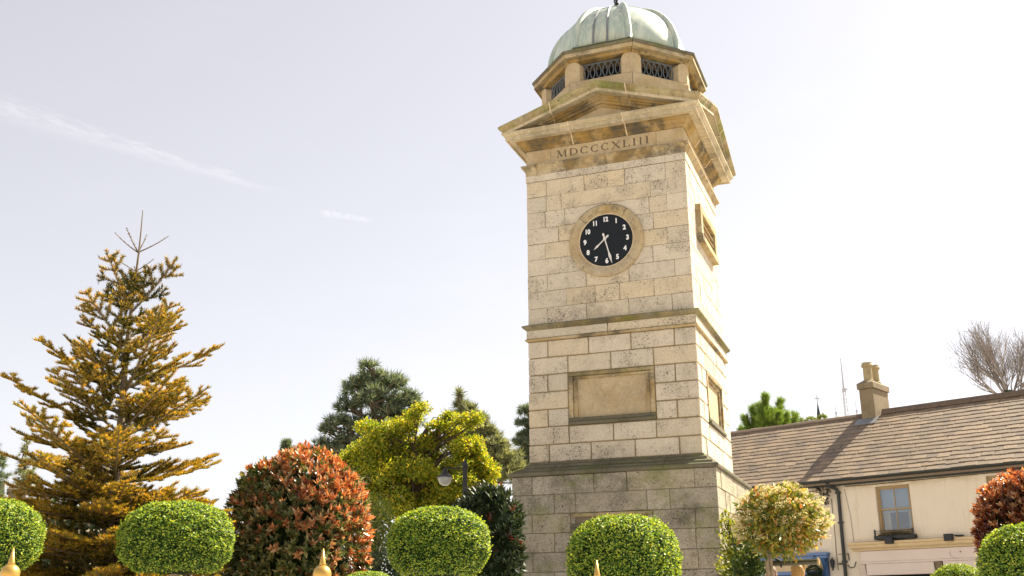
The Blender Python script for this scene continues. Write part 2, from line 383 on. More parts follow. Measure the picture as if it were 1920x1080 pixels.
def course(z0, z1, h, joints, depth_c, mat, chamf, gap, skip=None, proud_j=.003):
    """one course on the front and right faces as single stones; corner stones run round the corner by depth_c"""
    js = [-h] + list(joints) + [h]
    for k in (0, 1, 2, 3):
        for i in range(len(js) - 1):
            s0, s1 = js[i], js[i + 1]; first, last = i == 0, i == len(js) - 2
            if k in (1, 3):           # side faces: corners belong to the front/back stones
                dl, dr = (depth_c[1], depth_c[0]) if k == 1 else (depth_c[0], depth_c[1])
                dl = depth_c[1]; dr = depth_c[1]
                if s1 <= -h + dl + .06: continue
                if s0 >= h - dr - .06: continue
                s0 = max(s0, -h + dl); s1 = min(s1, h - dr)
                if s1 - s0 < .08: continue
            if skip and k in skip:
                a, b = skip[k]
                if s0 >= a - .02 and s1 <= b + .02: continue
            dep = depth_c[1] if (k in (0, 2) and (first or last)) else .22
            pr = random.uniform(-proud_j, proud_j)
            if k in (0, 1): make_block(k, s0, s1, z0, z1, h, dep, chamf, gap, mat, pr)
            else:
                f = face_xf(k); pts = [f(s, o, z) for s in (s0 + gap, s1 - gap) for o in (h - dep, h + pr) for z in (z0 + gap, z1 - gap)]
                lo = np.min(pts, 0); hi = np.max(pts, 0); hidden_blocks.box(lo[0], hi[0], lo[1], hi[1], lo[2], hi[2], chamf)
# core (mortar) behind the facing
def core(h, z0, z1, mat, name='mortar_core'):
    b = MB(); b.box(-h, h, -h, h, z0, z1); return b.build(name, mat, tower)
core(HP - .012, .0, 3.60, M['mortar_dark']); core(HL - .022, 3.80, 4.40, M['mortar_ochre'])
core(HL - .022, 5.17, 5.80, M['mortar_ochre'])
b = MB()                                           # behind the framed panels the core steps back
b.box(-1.20, 1.20, -1.20, 1.20, 4.401, 5.169)
for sx in (-1, 1):
    for sy in (-1, 1):
        xs = sorted((sx * .66, sx * (HL - .022))); ys = sorted((sy * .66, sy * (HL - .022)))
        b.box(xs[0], xs[1], ys[0], ys[1], 4.4015, 5.1685)
b.build('mortar_core', M['mortar_ochre'], tower)
core(HU - .009, 5.9, 9.2, M['mortar_dark'])
zp = [3.615, 3.338, 3.048, 2.772, 2.490, 2.212]
while zp[-1] > .3: zp.append(zp[-1] - .28)
zp.append(ground_z(16) - .25)
pj = [(-1.229, -.265, .239, 1.237), (-.886, -.553, .529, .866), (-1.236, -.634, .603, 1.219), (-.889, -.3, .35, .859, 1.21), (-1.235, -.70, .05, .7, 1.224),
      (-.9, -.2, .45, .9), (-1.2, -.55, .2, 1.2), (-.88, -.2, .4, .88), (-1.2, -.5, .2, 1.2), (-.9, 0, .9), (-1.2, -.4, .4, 1.2), (-.9, 0, .9), (-1.2, -.4, .4, 1.2)]
for i in range(len(zp) - 1):
    course(zp[i + 1], zp[i], HP, pj[i % len(pj)], (.32 if i % 2 == 0 else .66,) * 2, M['granite_plinth'], .006, .0035, {0: (-.64, .61)} if i == 2 else None)
zl = [5.772, 5.500, 5.221, 4.944, 4.668, 4.394, 4.119, 3.848]
lj = [(-1.016, -.345, .335, 1.012), (-.69, .006, .68), (-1.024, -.69, .68, 1.0), (-.69, .68), (-1.03, -.69, .68, 1.002), (-.695, .009, .668), (-1.018, -.352, .336, 1.005)]
PAN = (-.69, .68)
for i in range(7):
    course(zl[i + 1], zl[i], HL, lj[i], (.33 if i % 2 == 0 else .66,) * 2, M['granite'], .009, .0085, {0: PAN, 1: PAN} if i in (2, 3, 4) else None, .004)
zu = [8.520, 8.242, 7.972, 7.692, 7.417, 7.145, 6.873, 6.599, 6.319, 6.048]
uj = [(-.997, -.341, .344, 1.011), (-1.002, -.742, .755), (-1.025, -.684, 0., .725, 1.009), (-.8, -.1, .781), (-1.035, -.4, .45, .99), (-.766, 0., .747), (-1.007, -.351, .348, 1.079), (-.688, -.21, .191, .737), (-1.017, -.358, .326, 1.008)]
for i in range(9):
    course(zu[i + 1], zu[i], HU, uj[i], (.33 if i % 2 == 0 else .62,) * 2, M['granite'], .0045, .0030, None, .003)

# square mouldings, cut into stones along each face
def sweep(k, prof, s0, s1, name, mat, slope=0., apex=0., grow=0., n=2):
    """prof: (out, z) list, closed on the inside; ends at a corner (None) are mitred; slope > 0 makes a raking moulding"""
    f = face_xf(k); V = []; m = len(prof)
    secs = []
    for e in np.linspace(0, 1, n): secs.append(e)
    for e in secs:
        for (o, z) in prof:
            o2 = o + grow
            a = -o2 if s0 is None else s0; c = o2 if s1 is None else s1
            s = a + (c - a) * e
            zz = (apex - slope * abs(s) - z) if slope else z
            V.append(f(s, o2, zz))
    Fs = [(i * m + j, i * m + (j + 1) % m, (i + 1) * m + (j + 1) % m, (i + 1) * m + j) for i in range(n - 1) for j in range(m)]
    Fs += [tuple(range(m - 1, -1, -1)), tuple(range((n - 1) * m, n * m))]
    V = np.array(V); c = V.mean(0)
    me = mesh_np(name, V - c, Fs, [mat])
    bm = bmesh.new(); bm.from_mesh(me); bmesh.ops.recalc_face_normals(bm, faces=bm.faces); bm.to_mesh(me); bm.free()
    return link(name, me, tower, c)
def band(prof, joints, name, mat, gap=.003, mortar=None):
    for k in range(4):
        js = [None] + list(joints) + [None]
        for i in range(len(js) - 1):
            a = None if js[i] is None else js[i] + gap; c = None if js[i + 1] is None else js[i + 1] - gap
            sweep(k, prof, a, c, name, mat)
inner = 1.15
# sloping cap of the plinth with a roll, plain set-off above
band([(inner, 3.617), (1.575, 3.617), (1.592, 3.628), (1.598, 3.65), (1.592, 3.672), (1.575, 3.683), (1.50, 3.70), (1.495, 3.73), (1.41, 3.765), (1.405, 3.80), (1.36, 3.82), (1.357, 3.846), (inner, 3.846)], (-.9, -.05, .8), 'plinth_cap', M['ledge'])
# string course between the two stages of the shaft
band([(inner, 5.774), (1.365, 5.774), (1.385, 5.79), (1.385, 5.806), (1.362, 5.822), (1.362, 5.955), (inner, 5.955)], (-.02,), 'string_course', M['ochre'])
band([(inner, 5.956), (1.365, 5.956), (1.385, 5.97), (1.41, 5.99), (1.425, 6.008), (1.425, 6.03), (1.35, 6.058), (inner, 6.058)], (-.02,), 'string_course_crown', M['crown'])
for k in (0, 1):                                   # the plain fascia of the string course
    for (a, c) in ((-1.358, -.026), (-.014, 1.358)):
        make_block(k, a, c, 5.826, 5.952, 1.364, .02, .003, .001, M['granite'], .003, 'fascia_stone')
# architrave: flat band, then a small moulding
band([(inner, 8.524), (1.352, 8.524), (1.352, 8.640), (inner, 8.640)], (-.64, .33), 'architrave_stone', M['granite'])
band([(inner, 8.643), (1.352, 8.643), (1.354, 8.73), (1.372, 8.745), (1.40, 8.775), (1.418, 8.785), (1.418, 8.812), (1.35, 8.83), (inner, 8.83)], (-1.15, .05, 1.03), 'architrave_moulding', M['ochre'])
# frieze
fz0, fz1 = 8.832, 9.092
for k in (0, 1, 2, 3):
    e = .33 if k % 2 == 0 else -.0
    for (a, c, nm) in ((-HU, -.905, 'e'), (-.905, .893, 'm'), (.893, HU, 'e')):
        if k == 0 and nm == 'm': continue
        if k in (1, 3):
            if nm == 'e': a, c = (max(a, -HU + .335), c) if a < 0 else (a, min(c, HU - .335))
        make_block(k, a, c, fz0, fz1, HU, .33 if nm == 'e' and k % 2 == 0 else .2, .004, .002, M['panel'], 0, 'frieze_stone')
# lettered frieze stone: roman capitals cut into it
def letter_polys(ch, w_, h_):
    t, q, se = .028, .011, .02       # thick stroke, thin stroke, serif reach
    P = []
    def bar(x0, y0, x1, y1, th):
        d = np.array([x1 - x0, y1 - y0]); L = np.linalg.norm(d); d /= L; nn = np.array([-d[1], d[0]]) * th / 2
        P.append([(x0 + nn[0], y0 + nn[1]), (x0 - nn[0], y0 - nn[1]), (x1 - nn[0], y1 - nn[1]), (x1 + nn[0], y1 + nn[1])])
    def serif(x, y): P.append([(x - se, y - q / 2), (x + se, y - q / 2), (x + se, y + q / 2), (x - se, y + q / 2)])
    def arc(cx, cy, rx, ry, a0, a1, th0, th1):
        n = 14
        for i in range(n):
            a, c = [R(a0 + (a1 - a0) * j / n) for j in (i, i + 1.06)]
            ta, tc = [th0 + (th1 - th0) * math.sin(math.pi * min(1, j / n)) for j in (i, i + 1)]
            P.append([(cx + (rx - ta) * math.cos(a), cy + (ry - q) * math.sin(a)), (cx + rx * math.cos(a), cy + ry * math.sin(a)),
                      (cx + rx * math.cos(c), cy + ry * math.sin(c)), (cx + (rx - tc) * math.cos(c), cy + (ry - q) * math.sin(c))])
    if ch == 'I': bar(w_ / 2, 0, w_ / 2, h_, t); serif(w_ / 2, q / 2); serif(w_ / 2, h_ - q / 2)
    if ch == 'L': bar(.03, 0, .03, h_, t); serif(.03, h_ - q / 2); bar(0, q / 2, w_, q / 2, q); bar(w_ - .006, 0, w_ - .002, .04, q)
    if ch == 'X': bar(.02, h_, w_ - .02, 0, t); bar(w_ - .02, h_, .02, 0, q); [serif(x, y) for x in (.022, w_ - .022) for y in (q / 2, h_ - q / 2)]
    if ch == 'M':
        bar(.022, 0, .030, h_, q); bar(w_ - .026, 0, w_ - .030, h_, t); bar(.028, h_, w_ / 2, .005, t); bar(w_ - .034, h_, w_ / 2, .005, q)
        [serif(x, y) for x in (.022, w_ - .024) for y in (q / 2, h_ - q / 2)]
    if ch == 'D': bar(.03, 0, .03, h_, t); serif(.03, q / 2); serif(.03, h_ - q / 2); arc(.04, h_ / 2, w_ - .045, h_ / 2, -90, 90, q, t)
    if ch == 'C': arc(w_ * .52, h_ / 2, w_ * .5, h_ / 2, 52, 308, q, t); bar(w_ * .82, h_ * .70, w_ * .84, h_ * .97, q); bar(w_ * .82, h_ * .28, w_ * .84, h_ * .04, q)
    return P
def lettered():
    word = 'MDCCCXLIII'; wd = {'M': .19, 'D': .165, 'C': .15, 'X': .16, 'L': .13, 'I': .075}; gp = .038; H = .132
    tot = sum(wd[c] for c in word) + gp * (len(word) - 1); x = -.80; sc_ = 1.58 / tot
    cb = MB(); z0 = 8.898
    for ch in word:
        ww = wd[ch] * sc_
        for poly in letter_polys(ch, ww, H):
            n = len(poly); V = [(x + p[0], -HU - .02, z0 + p[1]) for p in poly] + [(x + p[0], -HU + .016, z0 + p[1]) for p in poly]
            cb.add(V, [tuple(range(n)), tuple(range(2 * n - 1, n - 1, -1))] + [(i, i + n, (i + 1) % n + n, (i + 1) % n) for i in range(n)])
        x += ww + gp * sc_
    me = mesh_np('cut', cb.V, cb.F, [M['letter_dirt_shade']])
    bm = bmesh.new(); bm.from_mesh(me); bmesh.ops.recalc_face_normals(bm, faces=bm.faces); bm.to_mesh(me); bm.free()
    cut = bpy.data.objects.new('cut', me); COL.objects.link(cut)
    st = MB(); st.box(-.903, .891, -HU - .003, -HU + .2, fz0 + .002, fz1 - .002)
    base = bpy.data.objects.new('base', mesh_np('base', st.V, st.F, [M['panel']])); COL.objects.link(base)
    md = base.modifiers.new('b', 'BOOLEAN'); md.object = cut; md.operation = 'DIFFERENCE'; md.solver = 'EXACT'; md.use_self = True
    md.material_mode = 'TRANSFER'
    dg = bpy.context.evaluated_depsgraph_get(); me2 = bpy.data.meshes.new_from_object(base.evaluated_get(dg))
    bpy.data.objects.remove(cut); bpy.data.objects.remove(base)
    o = link('lettered_stone', me2, tower); o['label'] = 'frieze stone cut with the letters MDCCCXLIII'
lettered()
# horizontal cornice and raking cornices
bprof = [(1.0, 9.095), (1.355, 9.095), (1.37, 9.115), (1.395, 9.13), (1.395, 9.15), (1.43, 9.165), (1.445, 9.19), (1.445, 9.205), (1.47, 9.215), (1.47, 9.246), (1.0, 9.246)]
cprof = [(1.0, 9.247), (1.585, 9.247), (1.59, 9.232), (1.615, 9.232), (1.615, 9.30), (1.632, 9.305), (1.65, 9.33), (1.668, 9.338), (1.668, 9.364), (1.55, 9.388), (1.0, 9.392)]
jprof = [(1.30, 9.095), (1.355, 9.095), (1.395, 9.13), (1.445, 9.19), (1.47, 9.23), (1.585, 9.243), (1.59, 9.229), (1.615, 9.229), (1.615, 9.30), (1.65, 9.33), (1.668, 9.338), (1.668, 9.364), (1.55, 9.388)]
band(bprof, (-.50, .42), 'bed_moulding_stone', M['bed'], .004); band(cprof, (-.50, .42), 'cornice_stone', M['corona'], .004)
AP, SL = 10.015, .325
rprof = [(1.0, .02), (1.714, .0), (1.714, .03), (1.70, .05), (1.685, .075), (1.66, .095), (1.655, .105), (1.65, .165), (1.64, .17), (1.50, .176), (1.47, .18), (1.46, .215), (1.44, .225), (1.41, .25)]
rcrown = [(1.0, .02), (1.714, .0), (1.714, .03), (1.70, .05), (1.685, .075), (1.662, .09), (1.655, .105), (1.0, .105)]
rcor = [(1.0, .106), (1.646, .106), (1.646, .160), (1.63, .160), (1.625, .148), (1.0, .148)]
rbed = [(1.0, .149), (1.49, .149), (1.49, .195), (1.46, .205), (1.45, .225), (1.42, .235), (1.41, .275), (1.375, .285), (1.365, .33), (1.0, .33)]
for k in range(4):
    for (a, c) in ((None, -.80), (-.794, 0), (0, .50), (.506, None)):
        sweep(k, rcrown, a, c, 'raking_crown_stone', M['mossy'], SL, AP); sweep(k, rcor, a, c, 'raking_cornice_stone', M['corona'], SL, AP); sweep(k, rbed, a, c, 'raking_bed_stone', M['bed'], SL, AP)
    f = face_xf(k)                                 # tympanum slab
    tb = MB(); V = [f(-1.30, 1.352, 9.36), f(1.30, 1.352, 9.36), f(0, 1.352, 9.75), f(-1.30, 1.1, 9.36), f(1.30, 1.1, 9.36), f(0, 1.1, 9.75)]
    tb.add(V, [(0, 1, 2), (5, 4, 3), (0, 3, 4, 1), (1, 4, 5, 2), (2, 5, 3, 0)]); tb.build('tympanum', M['panel'], tower)
    # smears of pale mortar over the joints
    for s in (-.50, .42): sweep(k, jprof, s - .010, s + .010, 'mortar_joint', M['mortar_pale'], grow=.004)
    for s in (-.797, .503): sweep(k, rprof[1:14], s - .008, s + .008, 'mortar_joint', M['mortar_pale'], SL, AP + .003, grow=.004)
rb = MB(); e = 1.70; cz = AP - SL * e              # cross-gabled lead roof behind the pediments
V = [(0, 0, AP - .012)] + [(x * e, y * e, AP - .012) for x, y in ((0, -1), (1, 0), (0, 1), (-1, 0))] + [(x * e, y * e, cz - .012) for x, y in ((1, -1), (1, 1), (-1, 1), (-1, -1))]
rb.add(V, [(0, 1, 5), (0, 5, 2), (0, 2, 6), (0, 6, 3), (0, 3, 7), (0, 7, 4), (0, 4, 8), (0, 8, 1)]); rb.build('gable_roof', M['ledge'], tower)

# framed recessed panels (front and right)
def framed_panel(k, s0, s1, z0, z1, h, deep, wf, name='panel_frame', sill=True, mat=None):
    mat = mat or M['ochre']; f = face_xf(k)
    def piece(nm, s0, s1, z0, z1, o0, o1, m, ch=.006):
        pts = [f(s, o, z) for s in (s0, s1) for o in (o0, o1) for z in (z0, z1)]; lo = np.min(pts, 0); hi = np.max(pts, 0); c = (lo + hi) / 2; d = (hi - lo) / 2
        V, F = cbox_vf(-d[0], d[0], -d[1], d[1], -d[2], d[2], ch); return link(nm, mesh_np(nm, V, F, [m]), tower, c)
    zt, zb = z1 - .10, z0 + .115
    piece('panel_slab', s0 + .02, s1 - .02, z0 + .02, z1 - .02, h - .2, h - deep, M['panel'], .004)
    piece('frame_top', s0, s1, z1 - .055, z1, h - .15, h + .012, M['mossy']); piece('frame_top', s0 + .075, s1 - .075, zt, z1 - .057, h - .15, h - .022, mat)
    piece('frame_jamb', s0, s0 + .07, zb + .002, z1 - .057, h - .15, h + .010, mat); piece('frame_jamb', s0 + .072, s0 + .135, zb + .002, zt - .002, h - .15, h - .022, mat)
    piece('frame_jamb', s1 - .07, s1, zb + .002, z1 - .057, h - .15, h + .010, mat); piece('frame_jamb', s1 - .135, s1 - .072, zb + .002, zt - .002, h - .15, h - .022, mat)
    piece('frame_sill', s0 + .002, s1 - .002, z0 + .055, zb, h - .15, h + .008, M['ledge']); piece('frame_sill', s0 - .004, s1 + .004, z0 + .002, z0 + .053, h - .15, h + .038, M['ledge'])
for k in (0, 1): framed_panel(k, PAN[0] + .004, PAN[1] - .004, 4.39, 5.215, HL, .055, .1)
# small label panel in the plinth, partly behind the middle topiary
framed_panel(0, -.632, .602, 2.775, 3.045, HP, .03, .1, mat=M['granite_plinth'])
# framed window opening on the right face
def side_window():
    f = face_xf(1); z0, z1, a, c = 7.38, 8.00, -.70, .74
    def piece(nm, s0, s1, z0, z1, o0, o1, m, ch=.006):
        pts = [f(s, o, z) for s in (s0, s1) for o in (o0, o1) for z in (z0, z1)]; lo = np.min(pts, 0); hi = np.max(pts, 0); q = (lo + hi) / 2; d = (hi - lo) / 2
        V, F = cbox_vf(-d[0], d[0], -d[1], d[1], -d[2], d[2], ch); return link(nm, mesh_np(nm, V, F, [m]), tower, q)
    piece('window_dark_slab', a + .05, c - .05, z0 + .05, z1 - .05, HU - .02, HU + .006, M['dark'])  # near-black slab on the wall, painted as the shade inside the opening
    piece('window_lintel', a, c, z1 - .12, z1, HU - .05, HU + .085, M['ochre']); piece('window_sill', a, c, z0, z0 + .10, HU - .05, HU + .10, M['ochre'])
    for s0, s1 in ((a, a + .16), (c - .16, c)): piece('window_jamb', s0, s1, z0 + .102, z1 - .122, HU - .05, HU + .085, M['ochre'])
    for i in range(3): piece('louvre', a + .165, c - .165, z0 + .14 + i * .12, z0 + .16 + i * .12, HU + .01, HU + .055, M['frame_wood'], .003)
side_window()

# clock
clock = link('clock', None, tower, (0.004, -HU, 7.328)); clock['label'] = 'round black dial with white numerals in a stone ring'
def ring_stone(a0, a1, name='clock_surround_stone'):
    prof = [(.452, -.03), (.452, .022), (.475, .034), (.487, .034), (.50, .048), (.56, .062), (.592, .056), (.612, .036), (.614, -.03)]
    n = 22; V = []; m = len(prof)
    for i in range(n):
        t = a0 + (a1 - a0) * i / (n - 1)
        for r, o in prof: V.append((r * math.cos(t), -o, r * math.sin(t)))
    F = [(i * m + j, i * m + (j + 1) % m, (i + 1) * m + (j + 1) % m, (i + 1) * m + j) for i in range(n - 1) for j in range(m)] + [tuple(range(m)), tuple(range(n * m - 1, (n - 1) * m - 1, -1))]
    me = mesh_np(name, V, F, [M['ring'] if a0 > 2 else M['ochre']])
    bm = bmesh.new(); bm.from_mesh(me); bmesh.ops.recalc_face_normals(bm, faces=bm.faces); bm.to_mesh(me); bm.free()
    link(name, me, clock)
angs = [R(52), R(136), R(228), R(318), R(412)]
for i in range(4): ring_stone(angs[i] + .006, angs[i + 1] - .006)
d = MB(); n = 64
d.add([(0.45 * math.cos(2 * math.pi * i / n), y, .45 * math.sin(2 * math.pi * i / n)) for y in (-.012, .0) for i in range(n)], [tuple(range(n))] + [(i, i + n, (i + 1) % n + n, (i + 1) % n) for i in range(n)])
d.build('dial', M['dial'], clock)
d = MB()
for i in range(n):
    pass
V = []; 
for i in range(n):
    t = 2 * math.pi * i / n
    for r, y in ((.440, -.0125), (.440, -.024), (.4515, -.024), (.4515, -.0125)): V.append((r * math.cos(t), y, r * math.sin(t)))
d.add(V, [(i * 4 + j, i * 4 + (j + 1) % 4, ((i + 1) % n) * 4 + (j + 1) % 4, ((i + 1) % n) * 4 + j) for i in range(n) for j in range(4)])
d.build('dial_rim', M['mortar_pale'], clock)
def text_mesh(s, size, offset=0., ext=.002, mat=None):
    cu = bpy.data.curves.new('t', 'FONT'); cu.body = s; cu.size = size; cu.align_x = 'CENTER'; cu.align_y = 'CENTER'; cu.offset = offset; cu.extrude = ext; cu.resolution_u = 6
    o = bpy.data.objects.new('t', cu); COL.objects.link(o); dg = bpy.context.evaluated_depsgraph_get()
    me = bpy.data.meshes.new_from_object(o.evaluated_get(dg)); bpy.data.objects.remove(o); bpy.data.curves.remove(cu)
    me.materials.clear(); me.materials.append(mat); return me
for hh in range(1, 13):
    t = R(90 - 30 * hh); r = .352
    me = text_mesh(str(hh), .104, .0042, .002, M['white']); me.name = 'numeral'
    o = link('numeral', me, clock, (r * math.cos(t) * 1.0, -.0155, r * math.sin(t))); o.rotation_euler = (R(90), 0, 0)
    o.scale = (.86 if hh > 9 else .95, 1.05, 1)
def hand(name, ang, L, wd, tail):
    b = MB(); c, s = math.cos(ang), math.sin(ang)
    P2 = [(-tail, .018), (-tail - .02, 0), (-tail, -.018), (0, -.010), (L * .52, -.009), (L * .70, -wd), (L, 0), (L * .70, wd), (L * .52, .009), (0, .010)]
    V = [(x * c - y * s, o, x * s + y * c) for o in (-.026, -.022) for x, y in P2]; n = len(P2)
    b.add(V, [tuple(range(n)), tuple(range(2 * n - 1, n - 1, -1))] + [(i, i + n, (i + 1) % n + n, (i + 1) % n) for i in range(n)])
    o = b.build(name, M['hand'], clock); return o
hand('hour_hand', R(90 - 30 * 7.62), .25, .018, .07).location = (-.02, -.002, .02)
hand('minute_hand', R(90 - 6 * 27.6), .445, .022, .085).location = (-.02, -.009, .02)
b = MB(); b.add([(.024 * math.cos(2 * math.pi * i / 16) - .02, y, .024 * math.sin(2 * math.pi * i / 16) + .02) for y in (-.040, -.012) for i in range(16)], [tuple(range(16))] + [(i, i + 16, (i + 1) % 16 + 16, (i + 1) % 16) for i in range(16)])
b.build('hub', M['hand'], clock)

# lantern: octagonal drum, piers, lattice, cornice, dome
O8 = [R(22.5 + 45 * i) for i in range(8)]
def oct_ring(prof, name, mat, gap=.004):
    for i in range(8):
        a, c = O8[i], O8[(i + 1) % 8]; V = []
        for e in (gap, 1 - gap):
            for r, z in prof:
                p = np.array([r * math.cos(a), r * math.sin(a)]) * (1 - e) + np.array([r * math.cos(c), r * math.sin(c)]) * e; V.append((p[0], p[1], z))
        m = len(prof); V = np.array(V); ctr = V.mean(0)
        F = [(j, (j + 1) % m, m + (j + 1) % m, m + j) for j in range(m)] + [tuple(range(m - 1, -1, -1)), tuple(range(m, 2 * m))]
        me = mesh_np(name, V - ctr, F, [mat])
        bm = bmesh.new(); bm.from_mesh(me); bmesh.ops.recalc_face_normals(bm, faces=bm.faces); bm.to_mesh(me); bm.free()
        link(name, me, tower, ctr)
oct_ring([(1.0, 9.3), (1.44, 9.3), (1.44, 10.235), (1.425, 10.262), (1.0, 10.262)], 'drum_stone', M['panel'])
for i in range(8):                                 # piers on the corners, rounded shoulders
    t = O8[i]; b = MB(); P2 = [(-.165, 10.264), (.165, 10.264), (.165, 10.56), (.145, 10.60), (.11, 10.632), (-.11, 10.632), (-.145, 10.60), (-.165, 10.56)]
    V = []
    for (o_in, dd) in ((1.20, 0), (1.395, 0)):
        for (s, z) in P2: V.append((o_in, s, z))
    n = len(P2)
    # the outer face is bent along the two adjoining sides
    for j in range(n):
        V[n + j] = (1.425 - abs(V[n + j][1]) * math.tan(R(22.5)), V[n + j][1], V[n + j][2])
    V2 = V + [(1.425, 0, 10.264), (1.425, 0, 10.632)]
    F = [tuple(range(n - 1, -1, -1)), (n + 1, n + 2, n + 3, n + 4, 2 * n + 1, 2 * n), (2 * n, 2 * n + 1, n + 5, n + 6, n + 7, n)] + [(j, (j + 1) % n, (j + 1) % n + n, j + n) for j in range(n)]
    c, s = math.cos(t), math.sin(t); V2 = np.array([(x * c - y * s, x * s + y * c, z) for x, y, z in V2]); ctr = V2.mean(0)
    me = mesh_np('pier', V2 - ctr, F, [M['panel']]); link('pier', me, tower, ctr)
b = MB(); b.lathe([(1.0, 10.25), (1.0, 10.66)], 8, a0=R(22.5)); b.build('lantern_dark_drum', M['dark'], tower)  # near-black drum added behind the openings to paint the dark hollow
ap = 1.44 * math.cos(R(22.5))
for i in range(8):
    t = R(45 * i); b = MB()
    def ringv(cy, cz_, rr, n=14):
        P = [(ap - .10, cy + rr * .62 * math.cos(2 * math.pi * j / n), cz_ + rr * math.sin(2 * math.pi * j / n)) for j in range(n + 1)]
        b.tube(P, .010, 4, cap=False)
    for j in range(7): ringv(-.33 + .11 * j, 10.435, .155)
    for zz in (10.275, 10.595): b.tube([(ap - .10, -.40, zz), (ap - .10, .40, zz)], .012, 4)
    o = b.build('lattice', M['lattice'], tower); o.rotation_euler = (0, 0, t)
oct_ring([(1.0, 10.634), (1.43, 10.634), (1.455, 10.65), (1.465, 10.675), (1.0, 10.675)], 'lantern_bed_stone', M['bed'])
oct_ring([(1.0, 10.676), (1.545, 10.684), (1.55, 10.672), (1.567, 10.672), (1.567, 10.742), (1.0, 10.742)], 'lantern_cornice_stone', M['ochre'])
oct_ring([(1.0, 10.743), (1.572, 10.743), (1.585, 10.755), (1.598, 10.77), (1.598, 10.795), (1.44, 10.86), (1.0, 10.865)], 'lantern_crown_stone', M['ledge'])
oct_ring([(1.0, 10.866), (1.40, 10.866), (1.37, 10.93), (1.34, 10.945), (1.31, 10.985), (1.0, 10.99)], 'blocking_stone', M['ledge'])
DR, DZ, DH = 1.25, 10.985, 1.17
def dome_pt(phi, t, extra=0.):
    """phi: azimuth, t: 0 base .. 1 crown; a gently octagonal shell"""
    k = (phi - R(22.5)) % R(45) - R(22.5)
    octr = math.cos(R(22.5)) / math.cos(k); rr = DR * (.2 * octr + .8) + extra
    a = t * math.pi / 2; return (rr * math.cos(a) ** .92 * math.cos(phi), rr * math.cos(a) ** .92 * math.sin(phi), DZ + (DH + extra) * math.sin(a))
for i in range(8):
    p0, p1 = O8[i], O8[i] + R(45)
    for (t0, t1, ex) in ((0., .58, 0.), (.575, .985, .010)):
        nu, nv = 12, 10; V = [dome_pt(p0 + (p1 - p0) * u / nu, t0 + (t1 - t0) * v / nv, ex + .003 * math.sin(u * 2.1 + i) * math.sin(v * 1.7)) for v in range(nv + 1) for u in range(nu + 1)]
        V += [dome_pt(p0 + (p1 - p0) * u / nu, t0, -.02) for u in range(nu + 1)]
        F = [(v * (nu + 1) + u, v * (nu + 1) + u + 1, (v + 1) * (nu + 1) + u + 1, (v + 1) * (nu + 1) + u) for v in range(nv) for u in range(nu)]
        base = (nu + 1) * (nv + 1); F += [(base + u, base + u + 1, u + 1, u) for u in range(nu)]
        link('copper_panel', mesh_np('copper_panel', V, F, [M['copper']], smooth=True), tower)
    V = []; n = 16; m = 7                            # standing rib over the joint
    pc = O8[i]; tan = np.array([-math.sin(pc), math.cos(pc), 0])
    for v in range(n + 1):
        t = v / n * .99; c0 = np.array(dome_pt(pc, t, -.02)); nn = np.array(dome_pt(pc, t, 1.)) - c0; nn /= np.linalg.norm(nn); wd = .058 * (1 - .5 * t)
        for j in range(m):
            a = math.pi * j / (m - 1); V.append(c0 + tan * wd * math.cos(a) + nn * (.02 + .07 * math.sin(a)))
    F = [(v * m + j, v * m + j + 1, (v + 1) * m + j + 1, (v + 1) * m + j) for v in range(n) for j in range(m - 1)] + [tuple(range(m))]
    link('dome_rib', mesh_np('dome_rib', V, F, [M['copper']], smooth=True), tower)
for (ai, du) in ((5.36, 0), (5.62, 0)):            # two flat batten seams on the front-left panel
    V = []; m = 3
    for v in range(17):
        t = v / 16 * .97; ph = O8[0] + R(45) * (ai - .0)
        for j, ex in ((-1, .004), (0, .022), (1, .004)):
            V.append(dome_pt(ph + j * .016 / max(.25, math.cos(t * math.pi / 2)), t, ex))
    link('seam_batten', mesh_np('seam_batten', V, [(v * 3 + j, v * 3 + j + 1, (v + 1) * 3 + j + 1, (v + 1) * 3 + j) for v in range(16) for j in range(2)], [M['lead']]), tower)
b = MB(); b.lathe([(.10, 12.12), (.12, 12.17), (.06, 12.21), (.03, 12.26), (.022, 12.6), (.05, 12.66), (.05, 12.70), (.018, 12.74), (.012, 13.2)], 12)
tw = [(.045 * math.cos(a), .045 * math.sin(a), 12.36 + a * .016) for a in np.linspace(0, 14, 50)]; b.tube(tw, .014, 5)
b.build('finial', M['iron'], tower)
hidden_blocks.build('stone_facing', M['granite'], tower, kind='stuff')

